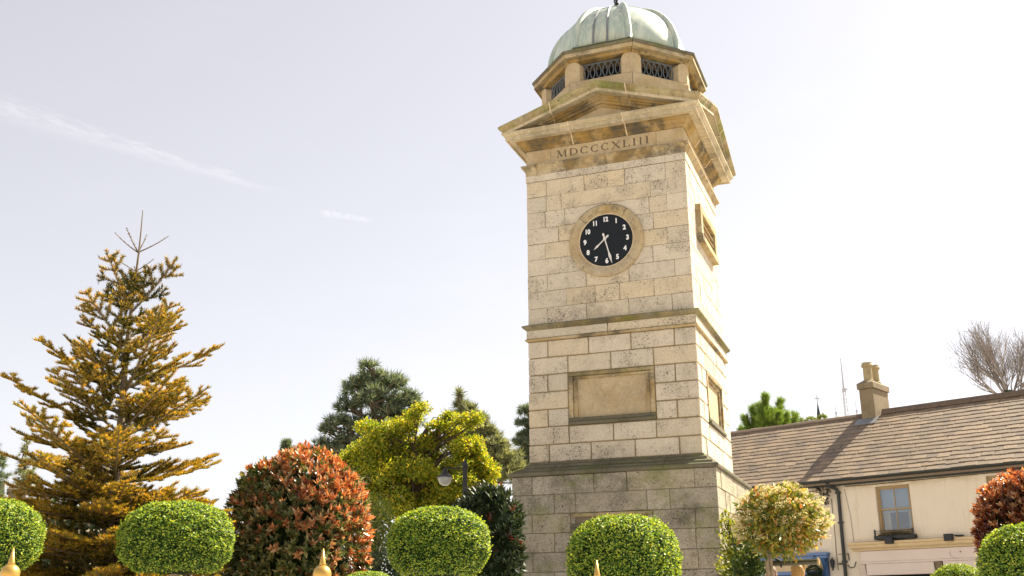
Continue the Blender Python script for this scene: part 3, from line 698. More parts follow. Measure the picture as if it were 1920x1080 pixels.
# ------------------------------------------------------------------ cream house with shop fronts
HX, HY, HROT = 9.84345, 28.79278, math.atan2(-math.cos(R(47)), math.sin(R(47)))
house = thing('cream_house', 'cream rendered two-storey house with brown slate roof and shop fronts', 'house', (HX, HY, 0), HROT)
S0, S1, DEP = -9.5, 8.5, 6.4                      # along the street; depth of the house
ZE, ZR, DRG = 5.2, 7.455, 3.2                      # eaves, ridge, ridge depth behind gutter line
gz = .55
wins = [(-.17, .79, 3.66, 4.925), (2.80, 3.76, 3.66, 4.945), (5.8, 6.76, 3.66, 4.93), (-5.4, -4.44, 3.66, 4.93)]
def wall_front():
    b = MB(); y0, y1 = .30, .55
    xs = sorted([S0, S1] + [v for q in wins for v in q[:2]])
    for i in range(len(xs) - 1):
        a, c = xs[i], xs[i + 1]; w_ = [q for q in wins if abs(q[0] - a) < 1e-6]
        if w_: b.box(a, c, y0, y1, gz, w_[0][2]); b.box(a, c, y0, y1, w_[0][3], 5.06)
        else: b.box(a, c, y0, y1, gz, 5.06)
    b.box(S0, S0 + .25, .5505, DEP - .25, gz, 5.06); b.box(S1 - .25, S1, .5505, DEP - .25, gz, 5.06); b.box(S0, S1, DEP - .25, DEP, gz, 5.06)
    for x in (S0, S1 - .25): b.add([(x, .4, 5.061), (x, DEP - .02, 5.061), (x, DRG, ZR - .15), (x + .25, .4, 5.061), (x + .25, DEP - .02, 5.061), (x + .25, DRG, ZR - .15)], [(0, 2, 1), (3, 4, 5), (0, 3, 5, 2), (1, 2, 5, 4), (0, 1, 4, 3)])
    b.box(S0 + .3, S1 - .3, 2.2, 2.25, 1, 5.0, mi=1)
    b.build('wall', [M['wall'], M['dark']], house)
wall_front()
roof = link('roof', None, house)
slope_len = math.hypot(DRG, ZR - ZE); ux = np.array([0, DRG, ZR - ZE]) / slope_len; un = np.array([0, -(ZR - ZE), DRG]) / slope_len
b = MB()                                           # boarding under the slates, both pitches
for sgn in (0, 1):
    V = []
    for x in (S0 - .12, S1 + .12):
        for y, z in ((.02, ZE - .05), (DRG, ZR - .07), (DRG, ZR - .17), (.02, ZE - .14)):
            V.append((x, y if not sgn else 2 * DRG - y, z))
    b.add(V, [(0, 1, 5, 4), (1, 2, 6, 5), (2, 3, 7, 6), (3, 0, 4, 7), (3, 2, 1, 0), (4, 5, 6, 7)])
b.build('roof_boarding', M['slate'], roof)
EXPO, SW = .232, .335; NC = 17
def slate_vf(): return cbox_vf(-SW / 2 + .0015, SW / 2 - .0015, 0, .40, -.010, .010, .0012)
sl_me = mesh_np('slate', *slate_vf(), [M['slate']])
sl_me2 = mesh_np('slate', *cbox_vf(-SW / 2 + .002, SW / 2 - .003, .006, .40, -.010, .012, .0012), [M['slate']])
far = MB(); pieces = []
for c in range(NC):
    y0 = c * EXPO - .03
    for i in range(int((S1 - S0) / SW) + 2):
        x = S0 + i * SW + (SW / 2 if c % 2 else 0) + random.uniform(-.012, .012)
        if -1.52 < x < -1.05 and y0 > 3.35: continue
        pieces.append((x, y0 + random.uniform(-.022, .02) - (.05 if random.random() < .02 else 0), c))
tilt = math.atan2(ZR - ZE, DRG) - .066
def slate_matrix(x, t, j=0):
    base = ux * t + un * .022
    return Matrix.Translation((x, float(base[1]), ZE + float(base[2]))) @ Matrix.Rotation(random.uniform(-.012, .012), 4, 'Z') @ Matrix.Rotation(tilt + random.uniform(-.006, .006), 4, 'X') @ Matrix.Rotation(random.uniform(-.006, .006), 4, 'Y')
vis = sorted([p for p in pieces if -4.7 < p[0] < 3.4], key=lambda p: -p[0])
near = set(vis[:300])
for p in pieces:
    mt = slate_matrix(p[0], p[1])
    if p in near:
        o = link('slate', sl_me if random.random() < .6 else sl_me2, roof); o.matrix_local = mt
    else:
        V, F = slate_vf(); far.add([mt @ Vector(v) for v in V], F)
far.build('slates', M['slate'], roof, kind='stuff')
b = MB(); n = 0                                    # ridge tiles
x = S0
while x < S1:
    L = .45; hz = .05 if x < -1.1 else .085; dz = (0.0 if x < -1.1 else .03)
    V = [];
    for xx in (x + .004, x + L - .004):
        for yy, zz in ((-.17, -.09), (-.14, -.02), (-.06, hz), (.06, hz), (.14, -.02), (.17, -.09)): V.append((xx, DRG + yy, ZR + zz + dz))
    if not (-1.6 < x + .2 < -1.05):
        t = MB(); t.add(V, [(i, i + 1, i + 7, i + 6) for i in range(5)] + [(5, 4, 3, 2, 1, 0), (6, 7, 8, 9, 10, 11)]); t.build('ridge_tile', M['ridge'], roof)
    x += L
# chimney: stack, cap, flashing, two pots
chim = link('chimney', None, house); cx0, cx1, cy0, cy1 = -1.51, -1.07, 2.90, 4.0
b = MB(); b.box(cx0, cx1, cy0, cy1, 6.6, 8.22, .012); b.build('stack', M['chimney'], chim)
b = MB(); b.box(cx0 - .045, cx1 + .045, cy0 - .045, cy1 + .045, 8.222, 8.40, .012); b.add([(cx0 - .04, cy0 - .04, 8.401), (cx1 + .04, cy0 - .04, 8.401), (cx1 + .04, cy1 + .04, 8.401), (cx0 - .04, cy1 + .04, 8.401), (cx0 + .1, cy0 + .12, 8.50), (cx1 - .1, cy0 + .12, 8.50), (cx1 - .1, cy1 - .12, 8.50), (cx0 + .1, cy1 - .12, 8.50)], [(0, 1, 5, 4), (1, 2, 6, 5), (2, 3, 7, 6), (3, 0, 4, 7), (4, 5, 6, 7)])
b.build('cap', M['chimney'], chim)
for yy in (3.17, 3.68):
    b = MB(); b.lathe([(.165, 8.45), (.165, 8.52), (.135, 8.55), (.13, 8.93), (.165, 8.95), (.175, 8.975), (.175, 9.0), (.15, 9.03), (.15, 9.08), (.12, 9.08), (.115, 8.9)], 18, (-1.29, yy)); b.build('chimney_pot', M['pot'], chim, smooth=False)
b = MB(); P = ux * 3.38
b.box(cx0 - .14, cx1 + .10, cy0 - .30, cy0 + .02, 0, .012)
fl = b.build('flashing', M['lead'], chim)
for v in fl.data.vertices: v.co.z += ZE + (v.co.y) * (ZR - ZE) / DRG + .05
# gutter, fascia, downpipe
b = MB(); prof = [(.07 * math.cos(t), -.07 * math.sin(t)) for t in np.linspace(0, math.pi, 9)]; prof2 = prof + [(p[0] * .86, p[1] * .86) for p in prof[::-1]]
V = [(x, y - .015, z + 5.19) for x in (S0 - .1, S1 + .1) for y, z in prof2]; n = len(prof2)
b.add(V, [(j, (j + 1) % n, n + (j + 1) % n, n + j) for j in range(n)]); b.box(S0, S1, .10, .13, 5.02, 5.185); b.box(S0, S1, .131, .299, 5.035, 5.06); b.build('gutter', M['gutter'], house)
b = MB(); b.tube([(-1.42, -.02, 5.13), (-1.40, .02, 5.05), (-1.26, .20, 4.95), (-1.22, .235, 4.86), (-1.23, .235, 4.0), (-1.26, .235, gz)], .047, 10)
for zz in (4.82, 4.0, 2.95): b.box(-1.30, -1.17, .20, .299, zz, zz + .05)
b.build('downpipe', M['gutter'], house)
# windows
def window(q, label=None):
    x0, x1, z0, z1 = q; wn = link('window', None, house); fw = .06; y = .37
    b = MB(); b.box(x0 + .001, x0 + fw, y, y + .09, z0 + .001, z1 - .001, .004); b.box(x1 - fw, x1 - .001, y, y + .09, z0 + .001, z1 - .001, .004); b.box(x0 + fw, x1 - fw, y, y + .09, z1 - fw, z1 - .001, .004); b.box(x0 + fw, x1 - fw, y, y + .09, z0 + .001, z0 + fw, .004); b.build('frame', M['frame_wood'], wn)
    zm = z0 + (z1 - z0) * .49; xm = (x0 + x1) / 2
    for (za, zb, yy) in ((zm, z1 - fw, y + .02), (z0 + fw, zm + .03, y + .055)):
        b = MB(); sw = .028
        b.box(x0 + fw, x1 - fw, yy, yy + .03, za, za + .045); b.box(x0 + fw, x1 - fw, yy, yy + .03, zb - sw, zb); b.box(x0 + fw, x0 + fw + sw, yy, yy + .03, za + .045, zb - sw); b.box(x1 - fw - sw, x1 - fw, yy, yy + .03, za + .045, zb - sw)
        b.box(xm - .013, xm + .013, yy + .002, yy + .028, za + .045, zb - sw); b.build('sash', M['frame_wood'], wn)
        for xa, xb in ((x0 + fw + sw, xm - .013), (xm + .013, x1 - fw - sw)):
            t = MB(); t.box(xa, xb, yy + .012, yy + .017, za + .045, zb - sw); t.build('pane', M['glass'], wn)
    b = MB(); b.box(x0 + .07, x1 - .07, y + .13, y + .135, zm - .06, z1 - .07); b.build('sky_reflection_sheet', M['sky_reflection_sheet'], wn)  # added sheet, carries the painted reflection of the upper panes
    for ca, cb in ((x0 + .07, x0 + .26), (x1 - .20, x1 - .07)):
        b = MB(); V = []; nn = 14
        for zz in (z0 + .05, zm): V += [(ca + (cb - ca) * i / nn, y + .16 + .02 * math.sin(i * 1.9), zz) for i in range(nn + 1)]
        b.add(V, [(i, i + 1, nn + 2 + i, nn + 1 + i) for i in range(nn)]); b.build('reflection_curtain', M['trim'], wn)  # pale folds added in place of reflections in the lower panes
    b = MB(); b.box(x0 - .04, x1 + .04, .22, .36, z0 - .06, z0 - .003, .008); b.build('sill', M['trim'], wn)
    return wn
for q in wins: window(q)
# shop front: cornice, fascia boards, stall boxes
sh = link('shop_front', None, house); sh['label'] = 'cream shop front with moulded cornice and pale fascia board'
b = MB(); prof = [(.299, 3.22), (.20, 3.23), (.185, 3.27), (.12, 3.30), (.10, 3.33), (.10, 3.375), (.06, 3.40), (.05, 3.45), (.299, 3.485)]
n = len(prof); xa, xb = -1.0, 8.2
V = [(x + (1 if x < 0 else -1) * max(0, y - .1) * .6, y, z) for x in (xa, xb) for y, z in prof]; b.add(V, [(j, (j + 1) % n, n + (j + 1) % n, n + j) for j in range(n)] + [tuple(range(n - 1, -1, -1)), tuple(range(n, 2 * n))])
bm_o = b.build('cornice', M['trim'], sh)
bm = bmesh.new(); bm.from_mesh(bm_o.data); bmesh.ops.recalc_face_normals(bm, faces=bm.faces); bm.to_mesh(bm_o.data); bm.free()
b = MB(); b.box(-.74, 8.1, .20, .299, 2.94, 3.218, .006); b.build('fascia_board', M['shop_paint'], sh)
b = MB(); b.box(-.76, 8.1, .165, .299, 2.88, 2.938, .01); b.build('fascia_moulding', M['shop_paint'], sh)
for xa, xb in ((-.58, 1.26), (1.50, 3.4), (3.6, 6.2)):
    b = MB(); b.box(xa, xb, .14, .299, 2.58, 2.876, .008); b.build('sign_box', M['shop_paint'], sh)
for xc in (-.70, 1.38, 3.5, 6.35):
    b = MB(); b.add([(xc - .09, .10, 2.87), (xc + .09, .10, 2.87), (xc + .07, .24, 2.60), (xc - .07, .24, 2.60), (xc - .09, .298, 2.87), (xc + .09, .298, 2.87), (xc + .07, .298, 2.60), (xc - .07, .298, 2.60)], [(0, 3, 2, 1), (0, 1, 5, 4), (2, 3, 7, 6), (0, 4, 7, 3), (1, 2, 6, 5)]); b.box(xc - .10, xc + .10, .20, .299, gz, 2.597); b.build('console_bracket', M['chimney'] if xc == 1.38 else M['shop_paint'], sh)
b = MB(); b.box(-.58, 6.2, .27, .298, gz + .5, 2.577); b.build('shop_window', M['dark'], sh)  # near-black sheet, paints the shadow below the sign boxes
me = text_mesh('Barbers', .10, 0, .001, M['iron']); o = link('fascia_lettering', me, sh, (2.58, .197, 3.13)); o.rotation_euler = (R(90), 0, 0)
b = MB(); b.tube([(1.86 + .17 * math.cos(t), .197, 3.06 + .12 * math.sin(t)) for t in np.linspace(R(150), R(290), 10)], .004, 4); b.tube([(1.96, .20, 3.10), (1.96, .185, 3.10)], .016, 8); b.build('fascia_marking', M['bark'], sh)
# blue shop to the left of the downpipe
bs = link('blue_shop_front', None, house); bs['label'] = 'blue painted shop cornice and pilaster'
b = MB(); b.box(-4.9, -1.66, .06, .299, 3.16, 3.24, .012); b.box(-4.9, -1.69, .10, .299, 3.08, 3.158, .008); b.build('cornice', M['blue'], bs)
b = MB(); b.box(-4.8, -1.86, .22, .299, 2.76, 3.078); b.build('fascia_board', M['trim'], bs)
b = MB(); b.box(-4.8, -1.86, .17, .299, 2.66, 2.758, .008); b.build('fascia_moulding', M['blue'], bs)
b = MB(); b.box(-1.855, -1.72, .16, .299, gz, 3.078, .01); b.add([(-1.84, .02, 3.077), (-1.73, .02, 3.077), (-1.73, .159, 2.80), (-1.84, .159, 2.80), (-1.84, .159, 3.077), (-1.73, .159, 3.077)], [(0, 3, 2, 1), (0, 1, 5, 4), (0, 4, 3), (1, 2, 5)]); b.build('pilaster', M['deep_blue'], bs)
b = MB(); b.box(-4.8, -1.86, .26, .298, gz + .4, 2.655); b.build('shop_window', M['deep_blue'], bs)
# cables, bracket, hose on the wall
b = MB(); b.tube([(-1.47, .285, 4.7), (-1.46, .285, 4.0), (-1.475, .285, 3.2), (-1.46, .285, 2.75)], .008, 5)
b.tube([(-1.02, .28, 5.0), (-.2, .28, 4.99), (1.2, .275, 5.0), (3.6, .28, 5.015), (8, .28, 5.0)], .010, 5); b.tube([(-4.5, .28, 4.96), (-2.4, .275, 4.93), (-1.5, .28, 4.97)], .008, 5); b.tube([(-1.05, .28, 4.93), (-.95, .28, 4.2), (-.93, .285, 3.5)], .005, 4)
b.build('wall_cable', M['bark'], house)
b = MB(); b.tube([(-1.17, .28, 2.88), (-1.10, .27, 2.80), (-.98, .27, 2.82), (-.92, .28, 2.97)], .012, 6); b.tube([(-1.11, .27, 3.0), (-1.12, .27, 3.20), (-1.16, .285, 3.16)], .012, 6); b.build('hose', M['gutter'], house)
b = MB(); b.box(-1.42, -1.26, .24, .298, 2.90, 2.94); b.box(-1.43, -1.22, .285, .2985, 3.17, 3.185); b.build('meter_bracket', M['iron'], house)

# things fixed to or standing on the house
def loc_house(x, y, z):
    c, s = math.cos(HROT), math.sin(HROT); return (HX + x * c - y * s, HY + x * s + y * c, z)
def floodlight(x, label):
    t = thing('floodlight', label, 'floodlight', loc_house(x, .05, 3.46), HROT, 'black floodlights on the shop cornice')
    b = MB(); b.box(-.11, .11, -.10, .02, -.09, .085, .012); b.box(-.09, .09, -.112, -.10, -.07, .065); b.build('lamp_head', M['iron'], t)
    b = MB(); b.tube([(.06, .02, .03), (.10, .10, .06), (.14, .2, .05)], .015, 6); b.box(.10, .30, .12, .22, .03, .06, .006); b.build('bracket', M['iron'], t)
floodlight(.20, 'black floodlight fixed under the planter of the brown sash window')
floodlight(1.78, 'black floodlight on the shop cornice between the two windows')
# planter on the cornice below the window
pl = thing('window_planter', 'dark window planter with iron rail and dry grasses below sash window', 'planter', loc_house(.31, .18, 3.50), HROT)
b = MB(); b.box(-.56, .56, -.10, .09, 0, .10, .01); b.build('trough', M['iron'], pl)
b = MB()
for zz in (.17, .22): b.tube([(-.52, -.09, zz), (.52, -.09, zz)], .008, 6)
for xx in (-.52, .52): b.box(xx - .02, xx + .02, -.11, -.07, .08, .26, .004)
b.build('rail', M['iron'], pl)
M['dry_grass'] = leaf_mat('dry_grass', [(0, (.05, .05, .025)), (.6, (.11, .09, .04)), (1, (.20, .17, .08))], .3)
N_ = 900; P = np.stack([rng.uniform(-.45, .45, N_), rng.uniform(-.06, .06, N_), np.full(N_, .09)], 1); D = unit(np.stack([rng.normal(0, .55, N_), rng.normal(0, .35, N_), np.full(N_, 1.)], 1))
V, F = scatter(NEED[0], NEED[1], P, D, rdir(N_), np.stack([rng.uniform(.06, .17, N_) * (1.25 - np.abs(P[:, 0]) * 1.6), np.full(N_, .012), np.ones(N_)], 1)); link('grass', mesh_np('grass', V, F, [M['dry_grass']]), pl, kind='stuff')
# withered climber hanging from the gutter by the downpipe
M['dry_leaf'] = leaf_mat('withered_leaf', [(0, (.012, .013, .008)), (.7, (.035, .03, .015)), (1, (.09, .07, .03))], .25)
vn = thing('withered_climber', 'withered dark climber hanging from the gutter beside the downpipe', 'climber', loc_house(-1.62, .12, 5.0), HROT)
b = MB()
for i in range(9):
    x0 = random.uniform(-.28, .22); b.tube([(x0, 0, .1), (x0 + random.uniform(-.05, .05), -.02, -.08), (x0 * .6 + .06, -.02, -random.uniform(.16, .42))], .006, 4)
b.build('stem', M['bark'], vn)
N_ = 130; tt = rng.uniform(0, 1, N_); P = np.stack([rng.uniform(-.30, .26, N_) * (1 - .72 * tt) + .09 * tt, rng.uniform(-.06, .04, N_), .07 - .50 * tt ** 1.4], 1); D = unit(np.stack([rng.normal(0, .5, N_), rng.normal(-.2, .4, N_), np.full(N_, -1.)], 1))
V, F = scatter(*LEAF, P, D, rdir(N_), rng.uniform(.06, .12, N_)); link('leaves', mesh_np('leaves', V, F, [M['dry_leaf']]), vn, kind='stuff')
# hanging basket and wall lantern between the shops
hb = thing('hanging_basket', 'round dark green hanging basket in front of the blue shop', 'hanging basket', loc_house(-2.02, -.05, 2.72), HROT)
M['deep_green'] = leaf_mat('deep_green_leaf', [(0, (.012, .03, .012)), (.6, (.03, .06, .02)), (1, (.06, .09, .03))], .25)
P0 = rdir(900); P = P0 * np.array([.20, .20, .17]) * rng.uniform(.75, 1.02, (900, 1)); V, F = scatter(*LEAF, P, unit(P0 + .8 * rdir(900)), rdir(900), rng.uniform(.04, .08, 900)); link('foliage', mesh_np('foliage', V, F, [M['deep_green']]), hb, kind='stuff')
b = MB(); b.lathe([(.05, -.19), (.13, -.13), (.18, -.03), (.17, -.02)], 14); [b.tube([(.17 * math.cos(a), .17 * math.sin(a), -.02), (0, .05, .42)], .004, 4) for a in (0, 2.1, 4.2)]; b.tube([(0, .05, .42), (0, .34, .42)], .01, 5); b.build('basket', M['iron'], hb)
wl = thing('wall_lantern', 'small black lantern bracket beside the blue pilaster', 'lantern', loc_house(-1.56, .16, 2.94), HROT)
b = MB(); b.lathe([(.02, .12), (.06, .09), (.075, .05), (.045, -.10), (.02, -.14), (.03, -.17), (.008, -.2)], 8); b.build('lantern_body', M['iron'], wl)
b = MB(); b.tube([(0, .0, .12), (-.02, .06, .16), (-.05, .138, .05)], .012, 6); b.box(-.08, -.02, .125, .138, -.12, .12); b.build('bracket', M['iron'], wl)

# ------------------------------------------------------------------ vegetation
def leaf_thing_mesh(name, parts, parent=None, kind='stuff', loc=None):
    """parts: list of (V, F, material)"""
    Vs, Fs, Ms, mats, n = [], [], [], [], 0
    for V, F, m in parts:
        if m not in mats: mats.append(m)
        Vs.append(V); Fs.append(F + n); Ms.append(np.full(len(F), mats.index(m))); n += len(V)
    return link(name, mesh_np(name, np.concatenate(Vs), np.concatenate(Fs), mats, np.concatenate(Ms)), parent, loc, kind=kind)

# --- clipped topiary
M['box_leaf'] = leaf_mat('box_leaf', [(0, (.016, .045, .015)), (.6, (.04, .09, .022)), (1, (.09, .16, .03))], .25, .5, .25, (1.5, 1.35, .5))
M['box_tip'] = leaf_mat('box_lit_young_leaf', [(0, (.09, .21, .033)), (.4, (.21, .34, .04)), (.75, (.40, .49, .055)), (1, (.58, .61, .10))], .33, .45, .3, (1.7, 1.45, .4))  # new growth, its yellow end brightened to paint sunlit leaf tops
M['box_core'] = plain('dark_block_core', (.012, .02, .008), .95, .05)  # near-black solid core, added to block light through the leaves
def super_r(Dv, p): return 1 / (np.abs(Dv) ** p).sum(1) ** (1 / p)
def topiary_mesh(seed, n=44000, p=2.35, low=-.8):
    global rng
    keep = rng; rng = np.random.default_rng(seed)
    Dv = rdir(int(n * 1.15)); Dv = Dv[Dv[:, 2] > low][:n]; n = len(Dv)
    bump = 1 + .030 * np.sin(Dv[:, 0] * 19 + seed) * np.sin(Dv[:, 2] * 17 + Dv[:, 1] * 21) + .018 * np.sin(Dv[:, 0] * 9 + seed) * np.cos(Dv[:, 1] * 8 + seed * 2) + .014 * np.sin(Dv[:, 2] * 13 + Dv[:, 0] * 7)
    rr = super_r(Dv, p) * bump * (1 - np.abs(rng.normal(0, .042, n)) + .05 * (rng.random(n) < .012))
    P = Dv * rr[:, None]; D = unit(Dv * .45 + rdir(n) * .8); N = unit(Dv * 1.6 + rdir(n) * .7)
    V, F = scatter(*DIAM, P, D, N, rng.uniform(.032, .060, n))
    depth = 1 - rr / (super_r(Dv, p) * bump); tip = depth < rng.uniform(.0, .06, n) * (.55 + .6 * np.clip(Dv[:, 2] + .3, 0, 1))      # young outer leaves, more of them upward to paint in sunlit tops
    me = mesh_np('foliage', V, F, [M['box_leaf'], M['box_tip']], tip.astype(int))
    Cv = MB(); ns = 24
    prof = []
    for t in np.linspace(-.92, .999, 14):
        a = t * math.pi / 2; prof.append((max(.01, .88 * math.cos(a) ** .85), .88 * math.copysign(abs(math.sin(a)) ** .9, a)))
    Cv.lathe(prof, ns); core_me = mesh_np('light_block_core', Cv.V, Cv.F, [M['box_core']], smooth=True)
    rng = keep; return me, core_me
topi = [topiary_mesh(1), topiary_mesh(2), topiary_mesh(3, p=2.6)]
def topiary(px_, py_, Y, rx_px, rz_px, var, rot, label, name='topiary_ball'):
    c = at(px_, py_, Y); k = Y * .935 / F_PX; rx, rz = rx_px * k, rz_px * k
    t = thing(name, label, 'topiary', (c[0], c[1], ground_z(Y)), rot, 'clipped topiary balls along the railing')
    h = c[2] - ground_z(Y)
    for me, nm, kd in ((topi[var][0], 'foliage', 'stuff'), (topi[var][1], 'light_block_core', None)):
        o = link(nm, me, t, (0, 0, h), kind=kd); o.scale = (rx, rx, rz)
    b = MB(); b.tube([(0, 0, -.15), (.01, .01, h * .5), (0, 0, h - rz * .5)], [.045, .038, .036], 9); b.build('stem', M['bark_pale'], t)
    return t
topiary(331, 1013, 8.2, 106, 73, 0, .4, 'clipped green topiary ball in front of the golden fir')
topiary(823, 1021, 8.8, 97, 71, 1, 1.7, 'clipped green topiary ball between red shrub and clock tower')
topiary(1171, 1055, 8.6, 102, 88, 2, 2.6, 'tall clipped topiary ball in front of the tower plinth')
topiary(-14, 1008, 7.6, 90, 73, 0, 3.6, 'clipped topiary ball cut off by the left edge, left of the fir')
topiary(1950, 1078, 7.4, 104, 96, 2, .9, 'large clipped topiary ball cut off by the right edge')
topiary(1801, 1118, 8.4, 56, 58, 1, 4.0, 'low clipped ball showing only its yellow top below the cream shop')
topiary(690, 1118, 7.9, 60, 45, 1, 5.0, 'low clipped golden mound below the red shrub, only its top showing')

# --- red robin shrubs: lance leaves in rosettes on shoots
M['red_leaf'] = leaf_mat('young_red_leaf', [(0, (.21, .07, .035)), (.3, (.38, .14, .05)), (.6, (.50, .27, .10)), (1, (.58, .46, .28))], .36, .3, .6, (1.5, .75, .35))
M['green_leaf'] = leaf_mat('mature_shrub_leaf', [(0, (.03, .055, .018)), (.45, (.08, .11, .03)), (.75, (.20, .20, .07)), (1, (.38, .32, .16))], .3, .33, .5)
M['dark_red_leaf'] = leaf_mat('bronze_leaf', [(0, (.05, .018, .012)), (.5, (.10, .03, .016)), (1, (.18, .06, .025))], .35, .25, .6, (1.5, .7, .35))
M['rhodo_leaf'] = leaf_mat('rhododendron_leaf', [(0, (.014, .028, .014)), (.6, (.03, .05, .022)), (1, (.07, .085, .035))], .2, .45, .3)
leaf_obj_me = {k: mesh_np('leaf', LEAF[0], LEAF[1], [M[k]]) for k in ('red_leaf', 'green_leaf', 'dark_red_leaf', 'rhodo_leaf')}
def rosette_shrub(t, center, rad, nshoot, leaf_len, red_fn, nobj, low=-.75, mats=('red_leaf', 'green_leaf'), p=2.2, per=8, up=.45, core_k=.74):
    """shrub built from rosettes; red_fn(dir) gives the share of young leaves. The nobj leaves nearest the viewer become parts"""
    Dv = rdir(int(nshoot * 1.5)); Dv = Dv[Dv[:, 2] > low][:nshoot]; n = len(Dv)
    lump = 1 + .05 * np.sin(Dv[:, 0] * 5 + 1) * np.cos(Dv[:, 2] * 6) + .04 * np.sin(Dv[:, 1] * 8 + Dv[:, 0] * 3)
    rr = super_r(Dv, p) * lump * (1 - np.abs(rng.normal(0, .10, n)))
    P = center + Dv * rr[:, None] * rad; ax = unit(Dv + np.array([0, 0, up]) + .35 * rdir(n))
    isred = rng.uniform(0, 1, n) < red_fn(Dv)
    allP, allD, allN, allS, allR = [], [], [], [], []
    for j in range(per):
        aa = j * 2.4 + rng.uniform(0, .8, n); e1 = unit(np.cross(ax, np.array([.3, .2, 1.]))); e2 = np.cross(ax, e1)
        side = np.cos(aa)[:, None] * e1 + np.sin(aa)[:, None] * e2
        sp_ = .35 + .9 * (j / per)
        D = unit(ax + side * sp_ + .15 * rdir(n)); N = unit(ax * 1.0 - side * .4 + .3 * rdir(n))
        allP.append(P - ax * leaf_len * .55 * (j / per)); allD.append(D); allN.append(N)
        allS.append(leaf_len * rng.uniform(.65, 1.1, n) * (.7 + .4 * j / per)); allR.append(isred & (rng.uniform(0, 1, n) < 1.05 - .55 * j / per))
    P, D, N, S, Rr = [np.concatenate(x) for x in (allP, allD, allN, allS, allR)]
    tl = np.array(t.location); view = np.array([0, 0, CAM_Z]) - (tl + center); view /= np.linalg.norm(view)
    score = (P - center) @ view
    order = np.argsort(-score); pick = np.zeros(len(P), bool)
    cand = order[:nobj * 3]; pick[rng.choice(cand, min(nobj, len(cand)), replace=False)] = True
    parts = []
    for red in (True, False):
        m_ = (~pick) & (Rr == red)
        if m_.any():
            V, F = scatter(*LEAF, P[m_], D[m_], N[m_], S[m_]); parts.append((V, F, M[mats[0] if red else mats[1]]))
    leaf_thing_mesh('foliage', parts, t)
    for i in np.nonzero(pick)[0]:
        d = D[i]; y = np.cross(N[i], d); y /= np.linalg.norm(y); z = np.cross(d, y); s = S[i]
        o = link('leaf', leaf_obj_me[mats[0] if Rr[i] else mats[1]], t)
        o.matrix_local = Matrix(((d[0] * s, y[0] * s, z[0] * s, P[i][0]), (d[1] * s, y[1] * s, z[1] * s, P[i][1]), (d[2] * s, y[2] * s, z[2] * s, P[i][2]), (0, 0, 0, 1)))
    b = MB()
    for i in range(7):
        a = i * .9; b.tube([(.05 * math.cos(a), .05 * math.sin(a), -.1), (center[0] + .25 * rad[0] * math.cos(a), center[1] + .25 * rad[1] * math.sin(a), center[2] * .6), (center[0] + .6 * rad[0] * math.cos(a), center[1] + .6 * rad[1] * math.sin(a), center[2] + rad[2] * .3)], [.03, .02, .008], 6)
    b.build('stem', M['bark'], t)
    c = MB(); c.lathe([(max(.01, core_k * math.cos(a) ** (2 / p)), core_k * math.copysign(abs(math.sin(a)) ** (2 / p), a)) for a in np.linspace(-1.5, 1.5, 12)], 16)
    o = link('light_block_core', mesh_np('light_block_core', [(center[0] + v[0] * rad[0], center[1] + v[1] * rad[1], center[2] + v[2] * rad[2]) for v in c.V], c.F, [M['box_core']]), t)  # added dark solid, blocks light through the shrub
def shrub_at(name, label, cat, px_, py_, Y, rx_px, rz_px, *a, group=None, **kw):
    c = at(px_, py_, Y); k = Y * .98 / F_PX; g0 = ground_z(Y)
    t = thing(name, label, cat, (c[0], c[1], g0), 0, group)
    rosette_shrub(t, np.array([0, 0, c[2] - g0]), np.array([rx_px * k, rx_px * k * .9, rz_px * k]), *a, **kw); return t
shrub_at('red_robin_shrub', 'large rounded shrub with red and orange young leaves beside the fir', 'shrub', 556, 1015, 10.6, 139, 172, 2500, .096,
         lambda d: np.clip(.34 + .55 * d[:, 2] + .38 * d[:, 0], .05, .95), 300, p=1.95)
shrub_at('red_robin_shrub', 'dark red leaved shrub at the right edge behind topiary ball', 'shrub', 1925, 1000, 9.0, 88, 112, 1500, .070,
         lambda d: np.clip(.35 + .8 * d[:, 2], .15, .97), 150, mats=('red_leaf', 'dark_red_leaf'))
shrub_at('rhododendron_shrub', 'dark green rhododendron in the tower shade beside the plinth', 'shrub', 912, 1035, 13.2, 68, 118, 700, .12,
         lambda d: np.clip(.03 + .03 * d[:, 2], 0, .06), 120, mats=('dark_red_leaf', 'rhodo_leaf'), p=3., up=.6, core_k=.86)

